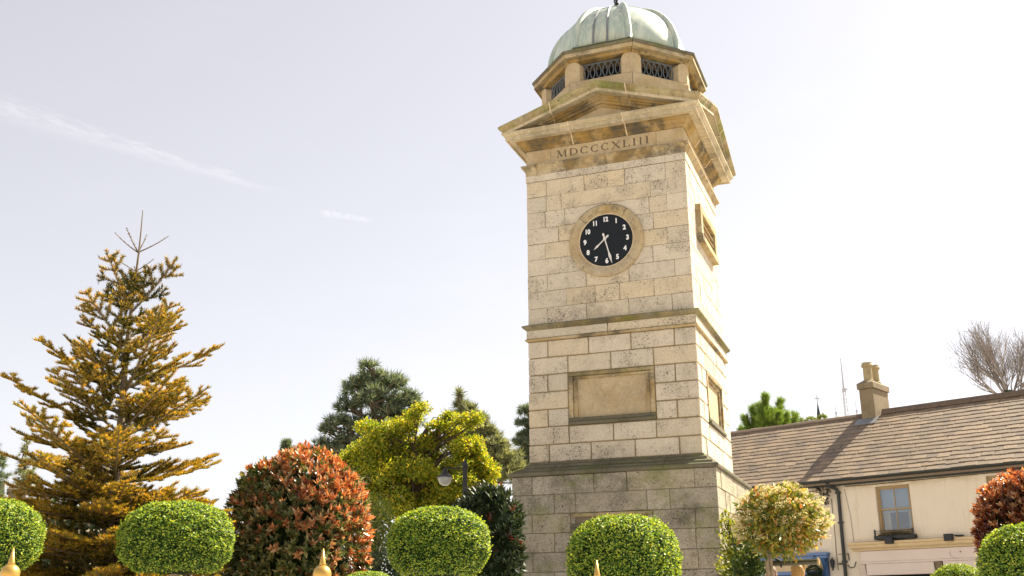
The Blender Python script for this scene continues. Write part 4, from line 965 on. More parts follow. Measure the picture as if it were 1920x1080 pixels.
# --- golden fir
M['fir_needle'] = leaf_mat('golden_fir_needle', [(0, (.018, .03, .012)), (.5, (.045, .065, .014)), (1, (.16, .15, .02))], .42, .5, .3, (1.6, 1.15, .35),
                           gradient=(0, .22, .75, [(0, (.05, .09, .018)), (.42, (.20, .23, .03)), (.66, (.52, .30, .04)), (1, (.62, .48, .06))]))  # shoot age, plus lit tips and shaded inside put into the colour
def fir_branch(L, seed, droop=.0, bare=False):
    r_ = np.random.default_rng(seed); segs = []        # (start, end) twig axes
    def curve(x): return np.array([x, 0, .12 * x * x / max(L, .3) - droop * x])
    n = max(4, int(L / .05)); main = np.array([curve(L * i / n) for i in range(n + 1)])
    tb = MB(); tb.tube(main, np.linspace(.005 + .008 * L, .003, n + 1), 5)
    for i in range(n): segs.append((main[i], main[i + 1], .55 if L * i / n < .18 * L else 1.))
    if not bare:
        x = .16 * L + .04
        while x < L * .97:
            for sd in (-1, 1):
                if r_.random() < .12: continue
                l = min(.30, (L - x) * .55 + .07) * r_.uniform(.6, 1.15); a = R(r_.uniform(40, 58)) * sd; p0 = curve(x)
                d = np.array([math.cos(a), math.sin(a), r_.uniform(-.05, .28)]); p1 = p0 + d * l
                segs.append((p0, p1, 1.)); tb.tube([p0, p1], [.004, .0025], 4)
                if l > .14:
                    for q in np.arange(.3, .85, .075 / l * 1.1):
                        for s2 in (-1, 1):
                            if r_.random() < .58: continue
                            a2 = a + s2 * R(r_.uniform(38, 55)); l2 = (1 - q) * l * .6 + .035; d2 = np.array([math.cos(a2), math.sin(a2), r_.uniform(-.05, .25)])
                            segs.append((p0 + d * l * q, p0 + d * l * q + d2 * l2, 1.))
            x += r_.uniform(.085, .145)
    P, D, dens = [], [], (300 if bare else 900)
    for a, c, k in segs:
        l = np.linalg.norm(c - a); m = max(2, int(l * dens * k)); t = r_.uniform(0, 1, (m, 1)); ax = (c - a) / l
        P.append(a + (c - a) * t); v = r_.normal(size=(m, 3)); v -= (v @ ax)[:, None] * ax; v = unit(v); v[:, 2] = np.abs(v[:, 2]) * .8 + v[:, 2] * .2
        D.append(unit(v + ax * r_.uniform(.4, 1.0, (m, 1))))
    P = np.concatenate(P); D = np.concatenate(D); m = len(P)
    V, F = scatter(NEED[0], NEED[1], P, D, unit(r_.normal(size=(m, 3))), np.stack([r_.uniform(.028, .046, m) * (.4 if bare else 1), np.full(m, .0085), np.ones(m)], 1))
    tv, tf = np.array(tb.V), []
    for f in tb.F:
        for i in range(1, len(f) - 1): tf.append((f[0], f[i], f[i + 1]))
    tf = np.array(tf)
    return mesh_np('branch', np.concatenate([tv, V]), np.concatenate([tf, F + len(tv)]), [M['bark_fir'], M['fir_needle']], np.concatenate([np.zeros(len(tf)), np.ones(len(F))]))
def fir():
    Y = 9.5; top = at(267, 395, Y); base = at(222, 1120, Y); g0 = ground_z(Y)
    bx = top[0] + (base[0] - top[0]) * (top[2] - g0) / (top[2] - base[2]); H = top[2] - g0
    t = thing('golden_fir', 'golden orange fir tree with bare leader shoot at the left', 'fir tree', (top[0], Y, g0))
    b = MB(); zs = np.linspace(0, H, 24); b.tube([(0.012 * math.sin(z * 3), 0.01 * math.cos(z * 2), z) for z in zs], np.interp(zs, [0, H * .55, H * .85, H], [.075, .04, .014, .004]), 8)
    b.build('trunk', M['bark_fir'], t)
    cache = {}
    def br(L, droop=0., bare=False):
        k = (round(L / .12), round(droop, 1), bare)
        if k not in cache: cache[k] = [fir_branch(max(.2, k[0] * .12), 100 + len(cache) * 7 + j, droop, bare) for j in range(1 if bare else 3)]
        return random.choice(cache[k])
    def put(z, az, elev, L, **kw):
        o = link('branch', br(L, **kw), t, (0, 0, z)); k = L / max(.2, round(L / .12) * .12)
        q = Matrix.Rotation(az, 4, 'Z') @ Matrix.Rotation(-elev, 4, 'Y') @ Matrix.Rotation(random.uniform(-.35, .35), 4, 'X')
        o.rotation_euler = q.to_euler(); o.scale = (k, k, k)
    # (distance below the top, reach) measured on the photograph
    for az, el, L in ((R(178), R(33), .32), (R(5), R(25), .32), (R(60), R(62), .22), (R(250), R(40), .26)): put(H - .43, az, el, L, bare=True)
    for az, el, L in ((R(10), R(35), .2), (R(190), R(25), .16), (R(120), R(30), .15)): put(H - .62, az, el, L, bare=True)
    # (trunk height below the top, reach, elevation, branches) read off the photograph
    for dz, reach, el0, nb in ((.86, .20, 45, 3), (1.02, .48, 40, 3), (1.24, .42, 34, 2), (1.40, .64, 32, 4), (1.64, .60, 26, 3), (1.80, .88, 26, 6), (2.02, .78, 20, 4), (2.20, 1.02, 21, 7), (2.42, .92, 15, 5), (2.60, 1.16, 15, 7), (2.80, 1.06, 9, 9), (2.96, 1.10, 9, 9), (3.12, 1.0, 5, 8), (3.28, 1.12, 3, 9), (3.44, 1.05, 0, 8), (3.60, 1.16, -2, 9), (3.76, 1.1, -4, 9), (3.92, 1.2, -5, 10), (4.08, 1.15, -7, 9), (4.25, 1.3, -8, 10), (4.5, 1.3, -10, 10)):
        if dz > H - .2: break
        a0 = random.uniform(0, 6.28)
        for i in range(nb):
            az = a0 + i * 2 * math.pi / nb + random.uniform(-.3, .3); el = R(el0) + random.uniform(-.10, .10)
            put(H - dz + random.uniform(-.04, .04), az, el, reach * random.uniform(.78, 1.08) / max(.75, math.cos(el)), droop=.1 if dz > 2.4 else 0.)
        for i in range((1 if dz < 2.7 else 5) if dz > 1.3 else 0): put(H - dz - .09, random.uniform(0, 6.28), random.uniform(.1, .6), reach * random.uniform(.35, .6))
    return t
fir()

# --- conifers and trees behind
def tuft_template(n=13, seed=3):
    r_ = np.random.default_rng(seed); V, F = [], []
    for i in range(n):
        a = i * 2.4; sp_ = .35 + .75 * r_.random(); d = np.array([1, sp_ * math.cos(a), sp_ * math.sin(a)]); d /= np.linalg.norm(d); sd = np.cross(d, r_.normal(size=3)); sd /= np.linalg.norm(sd)
        L = r_.uniform(.7, 1.); k = len(V); V += [sd * .055, -sd * .055, d * L]; F.append((k, k + 1, k + 2))
    return np.array(V), np.array(F)
TUFT = tuft_template()
SPIKE = (TUFT[0] * np.array([1., .38, .38]), TUFT[1])
def blob_points(blobs, n_per_area, shell=.28, low=-.55):
    """blobs: (centre xyz, radii xyz); points near the surface of each lump"""
    P, D = [], []
    for c, r in blobs:
        n = int(n_per_area * (r[0] * r[1] + r[0] * r[2] + r[1] * r[2])); d = rdir(int(n * 1.5)); d = d[d[:, 2] > low][:n]
        rr = 1 - np.abs(rng.normal(0, shell, len(d))); rr = np.clip(rr, .1, 1.1) * (1 + .10 * np.sin(d[:, 0] * 7 + c[0]) * np.cos(d[:, 2] * 6 + c[2]))
        P.append(np.array(c) + d * rr[:, None] * np.array(r)); D.append(d)
    return np.concatenate(P), np.concatenate(D)
def px_blobs(lst, Y, base, squash=.9, dy=.5):
    out = []; k = Y * .98 / F_PX
    if dy > .9: lst = [(x + random.uniform(-.6, .6) * rx * j, y + random.uniform(-.6, .6) * rz * j, rx * random.uniform(.45, .85), rz * random.uniform(.45, .85)) for (x, y, rx, rz) in [t[:4] for t in lst] for j in (.3, 1, 1, 1.2)]
    for it in lst:
        x, y, rx, rz = it[:4]; off = it[4] if len(it) > 4 else random.uniform(-dy, dy)
        c = at(x, y, Y) ; out.append((np.array([c[0] - base[0], off * rx * k * 1.2, c[2] - base[2]]), np.array([rx * k, rx * k * squash, rz * k])))
    return out
def limbs(b, blobs, trunk, r0, rng_seed=1, n=7, fork=3):
    r_ = np.random.default_rng(rng_seed); trunk = np.asarray(trunk)
    for c, r in blobs:
        zt = min(trunk[-1][2], max(trunk[0][2], c[2] - np.hypot(c[0] - trunk[0][0], c[1]) * .6 - .2)); i = np.interp(zt, trunk[:, 2], np.arange(len(trunk)))
        p0 = np.array([np.interp(i, np.arange(len(trunk)), trunk[:, j]) for j in range(3)]); L = np.linalg.norm(c - p0)
        mid = (p0 + c) / 2 + np.array([0, 0, .10 * L]) + r_.normal(size=3) * .06 * L
        b.tube([p0, (p0 * .6 + mid * .4), mid, (mid + c) / 2 + r_.normal(size=3) * .04 * L, c], np.linspace(r0 * .55, r0 * .14, 5), 6)
        for j in range(fork):
            e = c + r_.normal(size=3) * r * .55; b.tube([mid, (mid + e) / 2 + r_.normal(size=3) * .05 * L, e], np.linspace(r0 * .26, r0 * .06, 3), 5)
def make_tree(name, label, cat, base_px, Y, blob_px, dens, size, mat, trunk_top_px, r0, template=None, up=.4, bark='bark', group=None, shell=.28, low=-.55, jit=.9, squash=.9, dy=.5, wide=1.):
    g0 = ground_z(Y); bp = at(base_px, 1000, Y); base = np.array([bp[0], Y, g0])
    t = thing(name, label, cat, base, 0, group); blobs = px_blobs(blob_px, Y, base, squash, dy)
    tp = at(*trunk_top_px, Y) - base; b = MB()
    tr = np.array([np.array([0, 0, -.2]) * (1 - e) + tp * e + np.array([.15 * math.sin(e * 5), .1 * math.sin(e * 4), 0]) * (e * (1 - e)) * r0 * 12 for e in np.linspace(0, 1, 9)])
    b.tube(tr, np.linspace(r0, r0 * .25, 9), 9); b.build('trunk', M[bark], t)
    b2 = MB(); limbs(b2, blobs, tr, r0, len(blob_px), fork=3 if dy < .9 else 1); b2.build('limbs', M[bark], t)
    P, D = blob_points(blobs, dens, shell, low); n = len(P); tv, tf = template or DIAM
    S = rng.uniform(.7, 1.15, n) * size
    V, F = scatter(tv, tf, P, unit(D * .7 + np.array([0, 0, up]) + rdir(n) * jit), rdir(n), np.stack([S, S * wide, S], 1))
    leaf_thing_mesh('crown', [(V, F, m_) for m_ in [mat]], t); return t
M['pine'] = leaf_mat('pine_needle', [(0, (.045, .075, .06)), (.5, (.11, .15, .10)), (.85, (.23, .255, .15)), (1, (.33, .33, .18))], .38, .55, .3, (1.3, 1.3, .7))
M['pale_pine'] = leaf_mat('pale_conifer_needle', [(0, (.08, .10, .06)), (.6, (.21, .22, .11)), (1, (.36, .34, .17))], .40, .55, .3, (1.3, 1.3, .7))
M['maple'] = leaf_mat('yellow_spring_leaf', [(0, (.10, .18, .022)), (.4, (.26, .34, .035)), (.78, (.48, .47, .045)), (1, (.60, .42, .045))], .5, .45, .35, (1.35, 1.2, .4))
M['lime'] = leaf_mat('lime_leaf', [(0, (.06, .11, .02)), (.5, (.15, .19, .03)), (1, (.26, .26, .05))], .42, .45, .35, (1.3, 1.25, .5))
make_tree('scots_pine', 'tall blue-green pine behind the yellow tree', 'pine tree', 700, 36,
    [(700, 712, 42, 26), (735, 722, 34, 24), (668, 728, 30, 22), (760, 752, 30, 22), (700, 752, 48, 22), (655, 765, 26, 18), (728, 775, 40, 20), (765, 790, 34, 22), (640, 795, 30, 14), (675, 800, 36, 18), (618, 808, 20, 12), (715, 815, 44, 18), (655, 830, 40, 14), (612, 838, 26, 12), (590, 852, 20, 10), (640, 856, 34, 14), (565, 855, 18, 9), (690, 850, 40, 18), (690, 690, 20, 12), (775, 760, 16, 14)],
    130, .36, M['pine'], (705, 720), .24, TUFT, .5, shell=.55, low=-.4, jit=1.1)
make_tree('grey_pine', 'grey-green pointed conifer between yellow tree and tower', 'conifer', 890, 34,
    [(860, 742, 7, 10), (862, 762, 14, 12), (880, 772, 20, 12), (860, 785, 24, 14), (895, 792, 24, 14), (915, 812, 24, 14), (880, 815, 30, 16), (930, 836, 26, 14), (845, 800, 18, 12), (900, 845, 36, 16), (948, 858, 28, 14), (925, 870, 36, 16), (965, 880, 24, 14), (940, 895, 40, 18), (905, 880, 40, 18)],
    250, .32, M['pale_pine'], (864, 740), .18, TUFT, .5, shell=.55, low=-.4, jit=1.1)
make_tree('blue_pine', 'dark conifer branches just left of the tower shaft', 'conifer', 1000, 38,
    [(985, 772, 12, 8), (980, 795, 14, 8), (990, 815, 20, 9), (978, 832, 16, 9), (992, 850, 24, 10), (1010, 800, 26, 20), (1005, 770, 18, 14), (985, 868, 24, 12), (1015, 835, 30, 22)],
    460, .26, M['pine'], (1003, 765), .18, TUFT, .4, shell=.35, low=-.4)
make_tree('yellow_maple', 'yellow-green maple in fresh leaf behind the lamp post', 'maple tree', 775, 19,
    [(778, 785, 34, 30), (755, 815, 42, 30), (700, 822, 36, 30), (672, 842, 30, 26), (815, 822, 32, 26), (850, 818, 34, 24), (890, 835, 34, 30), (905, 868, 30, 28), (745, 850, 48, 34), (690, 880, 44, 30), (800, 865, 46, 34), (862, 878, 44, 34), (760, 905, 50, 34), (835, 915, 46, 34), (900, 912, 34, 28), (660, 905, 24, 24), (700, 930, 40, 30), (790, 950, 44, 34), (850, 955, 40, 26), (740, 965, 44, 36), (845, 784, 22, 14), (828, 800, 24, 18), (820, 845, 40, 30), (720, 860, 40, 30), (650, 870, 30, 24), (880, 800, 26, 20), (870, 930, 46, 30), (920, 890, 26, 24), (655, 935, 30, 30), (810, 985, 60, 34), (900, 950, 34, 30), (870, 850, 40, 30), (850, 890, 40, 30), (895, 880, 36, 30)],
    4300, .058, M['maple'], (780, 800), .055, None, .1, shell=.5, low=-.9, jit=1.2, dy=1.4)
make_tree('lime_bush', 'light green bushy shrub low between red shrub and topiary', 'shrub', 706, 15,
    [(704, 960, 34, 40), (718, 1000, 34, 44), (700, 1040, 36, 40), (735, 1030, 30, 44), (680, 1000, 24, 40)], 3200, .045, M['lime'], (706, 980), .03, None, .3, shell=.4, low=-.9, jit=1.1)
M['laurel'] = leaf_mat('laurel_leaf', [(0, (.015, .035, .014)), (.6, (.035, .065, .02)), (1, (.08, .11, .03))], .3, .35, .4)
make_tree('laurel_bush', 'dark green low bush left of the middle-left topiary stem', 'shrub', 724, 13, [(712, 1052, 26, 26), (735, 1075, 30, 24), (690, 1080, 30, 26), (760, 1085, 40, 20), (870, 1090, 60, 24)], 3200, .05, M['laurel'], (722, 1060), .03, None, .3, shell=.35, low=-.9, jit=1.1)
make_tree('laurel_hedge', 'dark evergreen hedge in the shade behind the fir', 'hedge', 150, 13.5, [(60, 985, 40, 40), (120, 975, 46, 46), (180, 980, 46, 46), (250, 1000, 46, 46), (90, 1040, 60, 50), (190, 1050, 70, 50), (300, 1040, 60, 50), (380, 1040, 50, 50), (10, 1040, 50, 46), (440, 1060, 50, 46)], 1500, .09, M['laurel'], (150, 1010), .05, None, .3, shell=.3, low=-.9, jit=1.1)
make_tree('small_conifer', 'small dark conifer tip above the red shrub', 'conifer', 538, 40, [(538, 832, 8, 8), (538, 845, 14, 9), (545, 858, 20, 10), (560, 862, 20, 8), (535, 870, 24, 12)], 520, .24, M['pine'], (538, 830), .1, TUFT, .5, shell=.3)
make_tree('pale_conifer', 'thin pale conifer behind the left side of the fir', 'conifer', 50, 30, [(50, 830, 5, 9), (47, 848, 10, 9), (52, 866, 14, 10), (44, 884, 18, 10), (54, 900, 20, 12), (40, 915, 22, 12)], 260, .22, M['pale_pine'], (50, 826), .06, TUFT, .2, shell=.5)
make_tree('edge_pine', 'dark pine branches entering at the left edge', 'pine tree', -45, 24, [(-5, 858, 14, 5), (-10, 872, 22, 6), (-15, 890, 24, 6), (-40, 850, 34, 24), (-45, 890, 40, 26), (-8, 908, 16, 5), (-40, 930, 44, 24)], 700, .16, M['pine'], (-45, 830), .12, TUFT, .2, shell=.3)
# cypress-like conifer behind the roof: upright sprays
def sprays(name, label, cat, pts, Y, mat, base_px, leaf=.06, dens=1., group=None, spread=.25):
    g0 = ground_z(Y); bp = at(base_px[0], base_px[1], Y); base = np.array([bp[0], Y, g0]); t = thing(name, label, cat, base, 0, group)
    root = at(base_px[0], base_px[1], Y) - base; b = MB(); b.tube([(0, 0, -.2), root * .6, root], [.12, .09, .06], 8); P, D = [], []
    for (x, y) in pts:
        tip = at(x, y, Y + random.uniform(-.8, .8)) - base; L = np.linalg.norm(tip - root); mid = (root + tip) / 2 + np.array([(tip - root)[0] * .12, 0, -.05 * L]); pth = np.array([root, mid, tip])
        b.tube(pth, [.03, .018, .005], 5)
        m = int(L * 330 * dens); e = rng.uniform(.12, 1, m); q = np.where(e[:, None] < .5, root + (mid - root) * (e[:, None] * 2), mid + (tip - mid) * (e[:, None] * 2 - 1)); ax = unit(tip - root)
        v = rdir(m); P.append(q + v * (spread * (1.05 - e))[:, None] * rng.uniform(0, 1, (m, 1))); D.append(unit(ax + v * .9 + np.array([0, 0, .15])))
    b.build('trunk', M['bark'], t); P = np.concatenate(P); D = np.concatenate(D); n = len(P); S = rng.uniform(.6, 1.2, n) * leaf
    V, F = scatter(SPIKE[0], SPIKE[1], P, D, rdir(n), S); leaf_thing_mesh('crown', [(V, F, mat)], t); return t
M['cypress'] = leaf_mat('bright_cypress', [(0, (.04, .09, .02)), (.5, (.13, .22, .04)), (1, (.32, .38, .09))], .42, .5, .3, (1.3, 1.3, .5))
sprays('feathery_cypress', 'bright green feathery cypress rising behind the slate roof', 'cypress', [(1434, 744), (1412, 768), (1398, 785), (1390, 805), (1463, 752), (1448, 770), (1475, 778), (1490, 780), (1424, 760), (1404, 800), (1450, 790), (1486, 798), (1440, 800), (1420, 790), (1428, 770), (1460, 775)], 42, M['cypress'], (1440, 860), .42, .55, spread=.34)
M['gold_lime'] = leaf_mat('golden_yew_leaf', [(0, (.06, .12, .02)), (.4, (.20, .25, .03)), (1, (.42, .40, .05))], .4, .45, .3, (1.3, 1.2, .4))
# columnar golden conifer right of the plinth
make_tree('golden_yew', 'yellow-tipped dark green columnar shrub right of the plinth', 'shrub', 1385, 13.2,
    [(1362, 975, 12, 16), (1372, 1000, 22, 24), (1380, 1030, 30, 30), (1390, 1060, 34, 30), (1372, 1065, 26, 30), (1385, 1095, 38, 30)], 4200, .05, M['gold_lime'], (1366, 965), .04, None, .6, shell=.3, low=-.9)
M['deep_lime'] = leaf_mat('deep_lime', [(0, (.02, .045, .012)), (.7, (.05, .09, .02)), (1, (.12, .15, .03))], .35, .45, .35)
make_tree('dark_yew', 'dark green shrub low between plinth and flowering tree', 'shrub', 1408, 12.8,
    [(1400, 1050, 24, 34), (1415, 1075, 26, 26), (1395, 1080, 30, 30)], 3600, .055, M['deep_lime'], (1402, 1050), .03, None, .5, shell=.3, low=-.9)
# hedge line and creeper seen over the ridge
make_tree('ivy_bush', 'low green bush showing over the roof ridge left of the chimney', 'shrub', 1510, 44, [(1500, 794, 14, 8), (1520, 790, 12, 7), (1485, 800, 12, 8), (1542, 786, 8, 10), (1570, 788, 6, 4)], 500, .16, M['lime'], (1510, 800), .08, TUFT, .3)
# flowering standard tree
def flowering_standard():
    Y = 12.4; c = at(1465, 978, Y); k = Y * .98 / F_PX; g0 = ground_z(Y); t = thing('flowering_standard', 'round-headed standard tree with cream blossom and orange leaves', 'tree', (at(1437, 1075, Y)[0], Y, g0))
    cx = c[0] - t.location[0]; h = c[2] - g0; rad = np.array([82 * k, 78 * k, 66 * k]); ctr = np.array([cx, 0, h])
    b = MB(); b.tube([(0, 0, -.1), (.01, 0, h * .5), (.02, 0, h - rad[2] * .8), (cx * .6, .02, h)], [.026, .022, .02, .012], 8); b.tube([(.10, .05, -.1), (.09, .04, h * .5), (.06, .02, h - rad[2] * .7), (cx, .05, h)], [.028, .024, .018, .01], 8); b.build('stem', M['bark_pale'], t)
    b = MB()
    for i in range(26):
        d = rdir(1)[0]; e = ctr + d * rad * .8; s = np.array([.03, .0, h - rad[2] * .8]); b.tube([s, (s + e) / 2 + np.array([0, 0, .05]), e], [.012, .008, .003], 5)
    b.build('limbs', M['bark'], t)
    n = 4200; d = rdir(n); rr = np.clip(1 - np.abs(rng.normal(0, .30, n)), .2, 1.04); bump = 1 + .08 * np.sin(d[:, 0] * 8) * np.cos(d[:, 2] * 7); P = ctr + d * (rr * bump)[:, None] * rad
    M['std_leaf'] = leaf_mat('standard_leaf', [(0, (.05, .10, .02)), (.4, (.16, .21, .03)), (.72, (.36, .34, .05)), (.9, (.42, .26, .06)), (1, (.36, .13, .04))], .42, .35, .5, (1.35, 1.1, .5))
    V, F = scatter(*LEAF, P, unit(d * .5 + rdir(n)), rdir(n), rng.uniform(.06, .10, n)); leaf_thing_mesh('foliage', [(V, F, M['std_leaf'])], t)
    M['blossom'] = leaf_mat('cream_blossom', [(0, (.52, .44, .20)), (.6, (.70, .62, .36)), (1, (.78, .72, .52))], .35, .6, .2, (1.1, 1.0, .8))
    m = 300; d = rdir(m * 3); d = d[(d[:, 2] > -.45)][:m]; C_ = ctr + d * rad * rng.uniform(.86, 1.06, (len(d), 1)); Ps, Ds = [], []
    for q, dd in zip(C_, d):
        kq = rng.integers(16, 34); v = rdir(kq) * np.array([1, 1, .55]) * rng.uniform(.018, .05); Ps.append(q + dd * .03 + v); Ds.append(unit(v + dd * .05))
    P = np.concatenate(Ps); D = np.concatenate(Ds); V, F = scatter(*DIAM, P, D, rdir(len(P)), rng.uniform(.014, .026, len(P))); leaf_thing_mesh('blossom', [(V, F, M['blossom'])], t)
flowering_standard()
# bare tree right
def bare_tree():
    Y = 46; base = at(1902, 800, Y); g0 = ground_z(Y); root = np.array([base[0], Y, g0]); t = thing('bare_tree', 'leafless tree with upright twigs behind the roof at right', 'tree', root)
    M['bark_bare'] = plain('bare_bark', (.24, .21, .19), .9, .15, var=.25, scale=4); b = MB(); r_ = np.random.default_rng(21); tw = [0]
    def grow(p, d, L, r, lev):
        n = 4; pts = [p]; 
        for i in range(n):
            d = unit(d + r_.normal(size=3) * .10 + np.array([0, 0, .08])); pts.append(pts[-1] + d * L / n)
        b.tube(pts, np.linspace(r, r * .62, n + 1), 6 if lev < 2 else (4 if lev < 4 else 3), cap=False)
        if lev >= 5: return
        k = [4, 4, 4, 3, 3][lev]
        for j in range(k):
            q = r_.uniform(.35, 1.); i = int(q * n); pp = np.array(pts[min(i, n)]); s = r_.normal(size=3); s -= (s @ d) * d; s = unit(s); ang = r_.uniform(.35, .75)
            grow(pp, unit(d * math.cos(ang) + s * math.sin(ang) + np.array([0, 0, .12])), L * r_.uniform(.6, .85), r * (.48 if lev < 3 else .5), lev + 1)
        grow(np.array(pts[-1]), d, L * .68, r * .6, lev + 1)
    z_fork = at(1902, 744, Y)[2] - g0
    b.tube([(0, 0, -.3), (.05, 0, z_fork * .5), (0, 0, z_fork)], [.30, .24, .20], 9)
    for az, tl, L in ((R(178), .85, 1.15), (R(165), .65, 1.3), (R(195), .5, 1.4), (R(60), .25, 1.45), (R(10), .4, 1.4), (R(-20), .7, 1.4), (R(200), .25, 1.4), (R(0), 1.0, 1.4)):
        grow(np.array([0, 0, z_fork - .3]), np.array([math.cos(az) * math.sin(tl), math.sin(az) * math.sin(tl), math.cos(tl)]), L * 1.12, .062, 1)
    b.build('trunk', M['bark_bare'], t)
    P = rdir(700) * np.array([.30, .30, .55]) + np.array([-.05, -.1, z_fork - .35]); V, F = scatter(*DIAM, P, unit(rdir(700) + np.array([0, 0, .5])), rdir(700), rng.uniform(.10, .2, 700)); leaf_thing_mesh('ivy', [(V, F, M['deep_lime'])], t)
bare_tree()

# ------------------------------------------------------------------ railing finials, lamp, rail, masts, spire, far house, people
def railing_post(px_, py_, label):
    Y = 5.5; c = at(px_, py_, Y); g0 = ground_z(Y); t = thing('railing_post', label, 'railing post', (c[0], Y, g0), 0, 'iron railing posts with gilded ball finials'); h = c[2] - g0
    b = MB(); b.box(-.022, .022, -.022, .022, -.1, h - .055, .004); b.lathe([(.02, h - .06), (.034, h - .055), (.034, h - .045), (.02, h - .04)], 16); b.build('post', M['iron'], t)
    b = MB(); b.lathe([(max(.004, .047 * math.cos(a)), h + .047 * math.sin(a)) for a in np.linspace(-1.5, 1.5, 18)], 28); b.lathe([(.018, h + .046), (.0165, h + .052), (.003, h + .128)], 16); b.build('ball_finial', M['gold'], t, smooth=True)
    b = MB()
    for sd in (-1, 1):
        b.tube([(sd * (.05 + .05 * math.cos(a) * (1 - a / 12)) + sd * .012, 0, h - .075 + .04 * math.sin(a) * (1 - a / 14)) for a in np.linspace(3.1, 9.5, 22)], .006, 6)
    b.build('scroll', M['iron'], t)
railing_post(19, 1075, 'gold ball finial with spike at the lower left corner')
railing_post(604, 1077, 'gold ball finial with spike in front of the red shrub')
railing_post(1120, 1099, 'gold finial spike in front of the tall topiary ball')
rl = thing('railing', 'black iron railing between the gilded posts', 'railing', (0, 5.5, ground_z(5.5)))
b = MB(); b.box(-5.0, 5.0, -.012, .012, 1.36, 1.385); b.build('top_rail', M['iron'], rl); b = MB(); b.box(-5.0, 5.0, -.012, .012, .25, .275); b.build('bottom_rail', M['iron'], rl)
bar_me = MB(); bar_me.box(-.008, .008, -.008, .008, .0, 1.36); bm_ = mesh_np('bar', bar_me.V, bar_me.F, [M['iron']])
for i in range(60): link('bar', bm_, rl, (-4.9 + i * .166, 0, 0))
# street lamp
Y = 16.5; c = at(872, 861, Y); g0 = ground_z(Y); lp = thing('street_lamp', 'black post lamp with hanging lantern in front of the yellow tree', 'street lamp', (c[0], Y, g0)); h = c[2] - g0; k = Y * .98 / F_PX
b = MB(); b.lathe([(.07, -.1), (.07, .6), (.045, .7), (.034, h - .12), (.046, h - .11), (.046, h - .08), (.03, h - .06), (.012, h)], 12); b.build('post', M['iron'], lp)
b = MB(); b.tube([(0, 0, h - .14), (-38 * k, 0, h - .14)], .012, 6); b.tube([(0, 0, h - .02), (-.12, 0, h - .12)], .006, 5); b.tube([(-38 * k, 0, h - .13), (-38 * k, 0, h - .2)], .02, 6); b.build('arm', M['iron'], lp)
b = MB(); b.lathe([(.03, -.0), (.05, -.03), (.05, -.06), (.09, -.09), (.13, -.115)], 16); b.build('lamp_cap', M['iron'], lp, (-38 * k, 0, h - .16))
M['lamp_glass'] = plain('lamp_glass', (.36, .36, .33), .25, .5, var=.1)
b = MB(); b.lathe([(.115, -.118), (.11, -.16), (.08, -.22), (.03, -.25)], 16); b.build('lamp_shade', M['lamp_glass'], lp, (-38 * k, 0, h - .16), smooth=True)
# horizontal pole under the flowering tree, on a post behind the yew
Y = 13.1; p0 = at(1418, 1058, Y); p1 = at(1533, 1053, Y - .35); g0 = ground_z(Y); rp = thing('guide_pole', 'dark olive horizontal pole with pale end flange under the flowering tree', 'pole', (p0[0], Y, g0))
M['olive'] = plain('olive_metal', (.055, .05, .028), .4, .5, var=.3)
e0 = p0 - np.array([p0[0], Y, g0]); e1 = p1 - np.array([p0[0], Y, g0]); b = MB(); b.tube([e0 - (e1 - e0) * .25, e0, e1], .034, 10); b.build('pole', M['olive'], rp)
b = MB(); dd = unit(e1 - e0); b.tube([e1, e1 + dd * .012], .046, 12); b.tube([e1 + dd * .012, e1 + dd * .02], .04, 12); b.build('end_flange', M['mortar_ochre'], rp)
q0 = at(1425, 1032, Y) - np.array([p0[0], Y, g0]); mid = e0 + (e1 - e0) * .40
b = MB(); b.tube([q0, mid + np.array([0, -.02, .02]), mid + np.array([0, -.03, -.05])], .012, 6); b.build('stay', M['iron'], rp)
b = MB(); b.tube([(e0[0] - .25, 0, -.1), (e0[0] - .25, 0, e0[2] + .35), q0], .03, 8); b.build('post', M['olive'], rp)
# masts and church spire beyond the house
def mast(x, ytop, ybot, Y, r, label, name='radio_mast'):
    tp = at(x, ytop, Y); bt = at(x + 8, ybot, Y); g0 = ground_z(Y); t = thing(name, label, 'mast', (tp[0], Y, g0), 0, 'masts far behind the house'); h = tp[2] - g0; b = MB()
    zm = at(x, ytop + (ybot - ytop) * .45, Y)[2] - g0
    for a in (0, 2.094, 4.189): b.tube([(r * 4 * math.cos(a), r * 4 * math.sin(a), -.2), (r * 1.5 * math.cos(a), r * 1.5 * math.sin(a), zm)], r * .4, 4)
    z = 1.
    while z < zm:
        rr = np.interp(z, [0, zm], [r * 4, r * 1.5]); P = [(rr * math.cos(a), rr * math.sin(a), z + i * .3) for i, a in enumerate((0, 2.094, 4.189, 6.283))]; b.tube(P, r * .25, 3); z += 1.2
    b.build('lattice', M['mast'], t)
    b = MB(); b.tube([(0, 0, zm - .5), (0, 0, h)], [r, r * .4], 6); b.box(-r * 1.5, r * 3, -r, r, zm - .2, zm + .1); b.build('antenna', M['mast'], t)
M['mast'] = plain('mast_metal', (.42, .42, .44), .5, .4)
mast(1576, 672, 800, 160, .16, 'tall thin radio mast left of the chimney'); mast(1565, 752, 800, 170, .07, 'short thin mast between church cross and tall mast'); mast(1603, 745, 800, 170, .07, 'short thin mast hard against the chimney')
Y = 120; tp = at(1533, 757, Y); g0 = ground_z(Y); bz = at(1533, 800, Y)[2] - 3 - g0; sp_ = thing('church_spire', 'slender dark church spire with cross behind the roof', 'spire', (tp[0], Y, g0)); h = tp[2] - g0
b = MB(); b.box(-1.5, 1.5, -1.5, 1.5, -.5, bz, .05); b.build('tower', M['chimney'], sp_); b = MB(); b.lathe([(.75, bz), (.05, h)], 8); b.build('spire', M['gutter'], sp_)
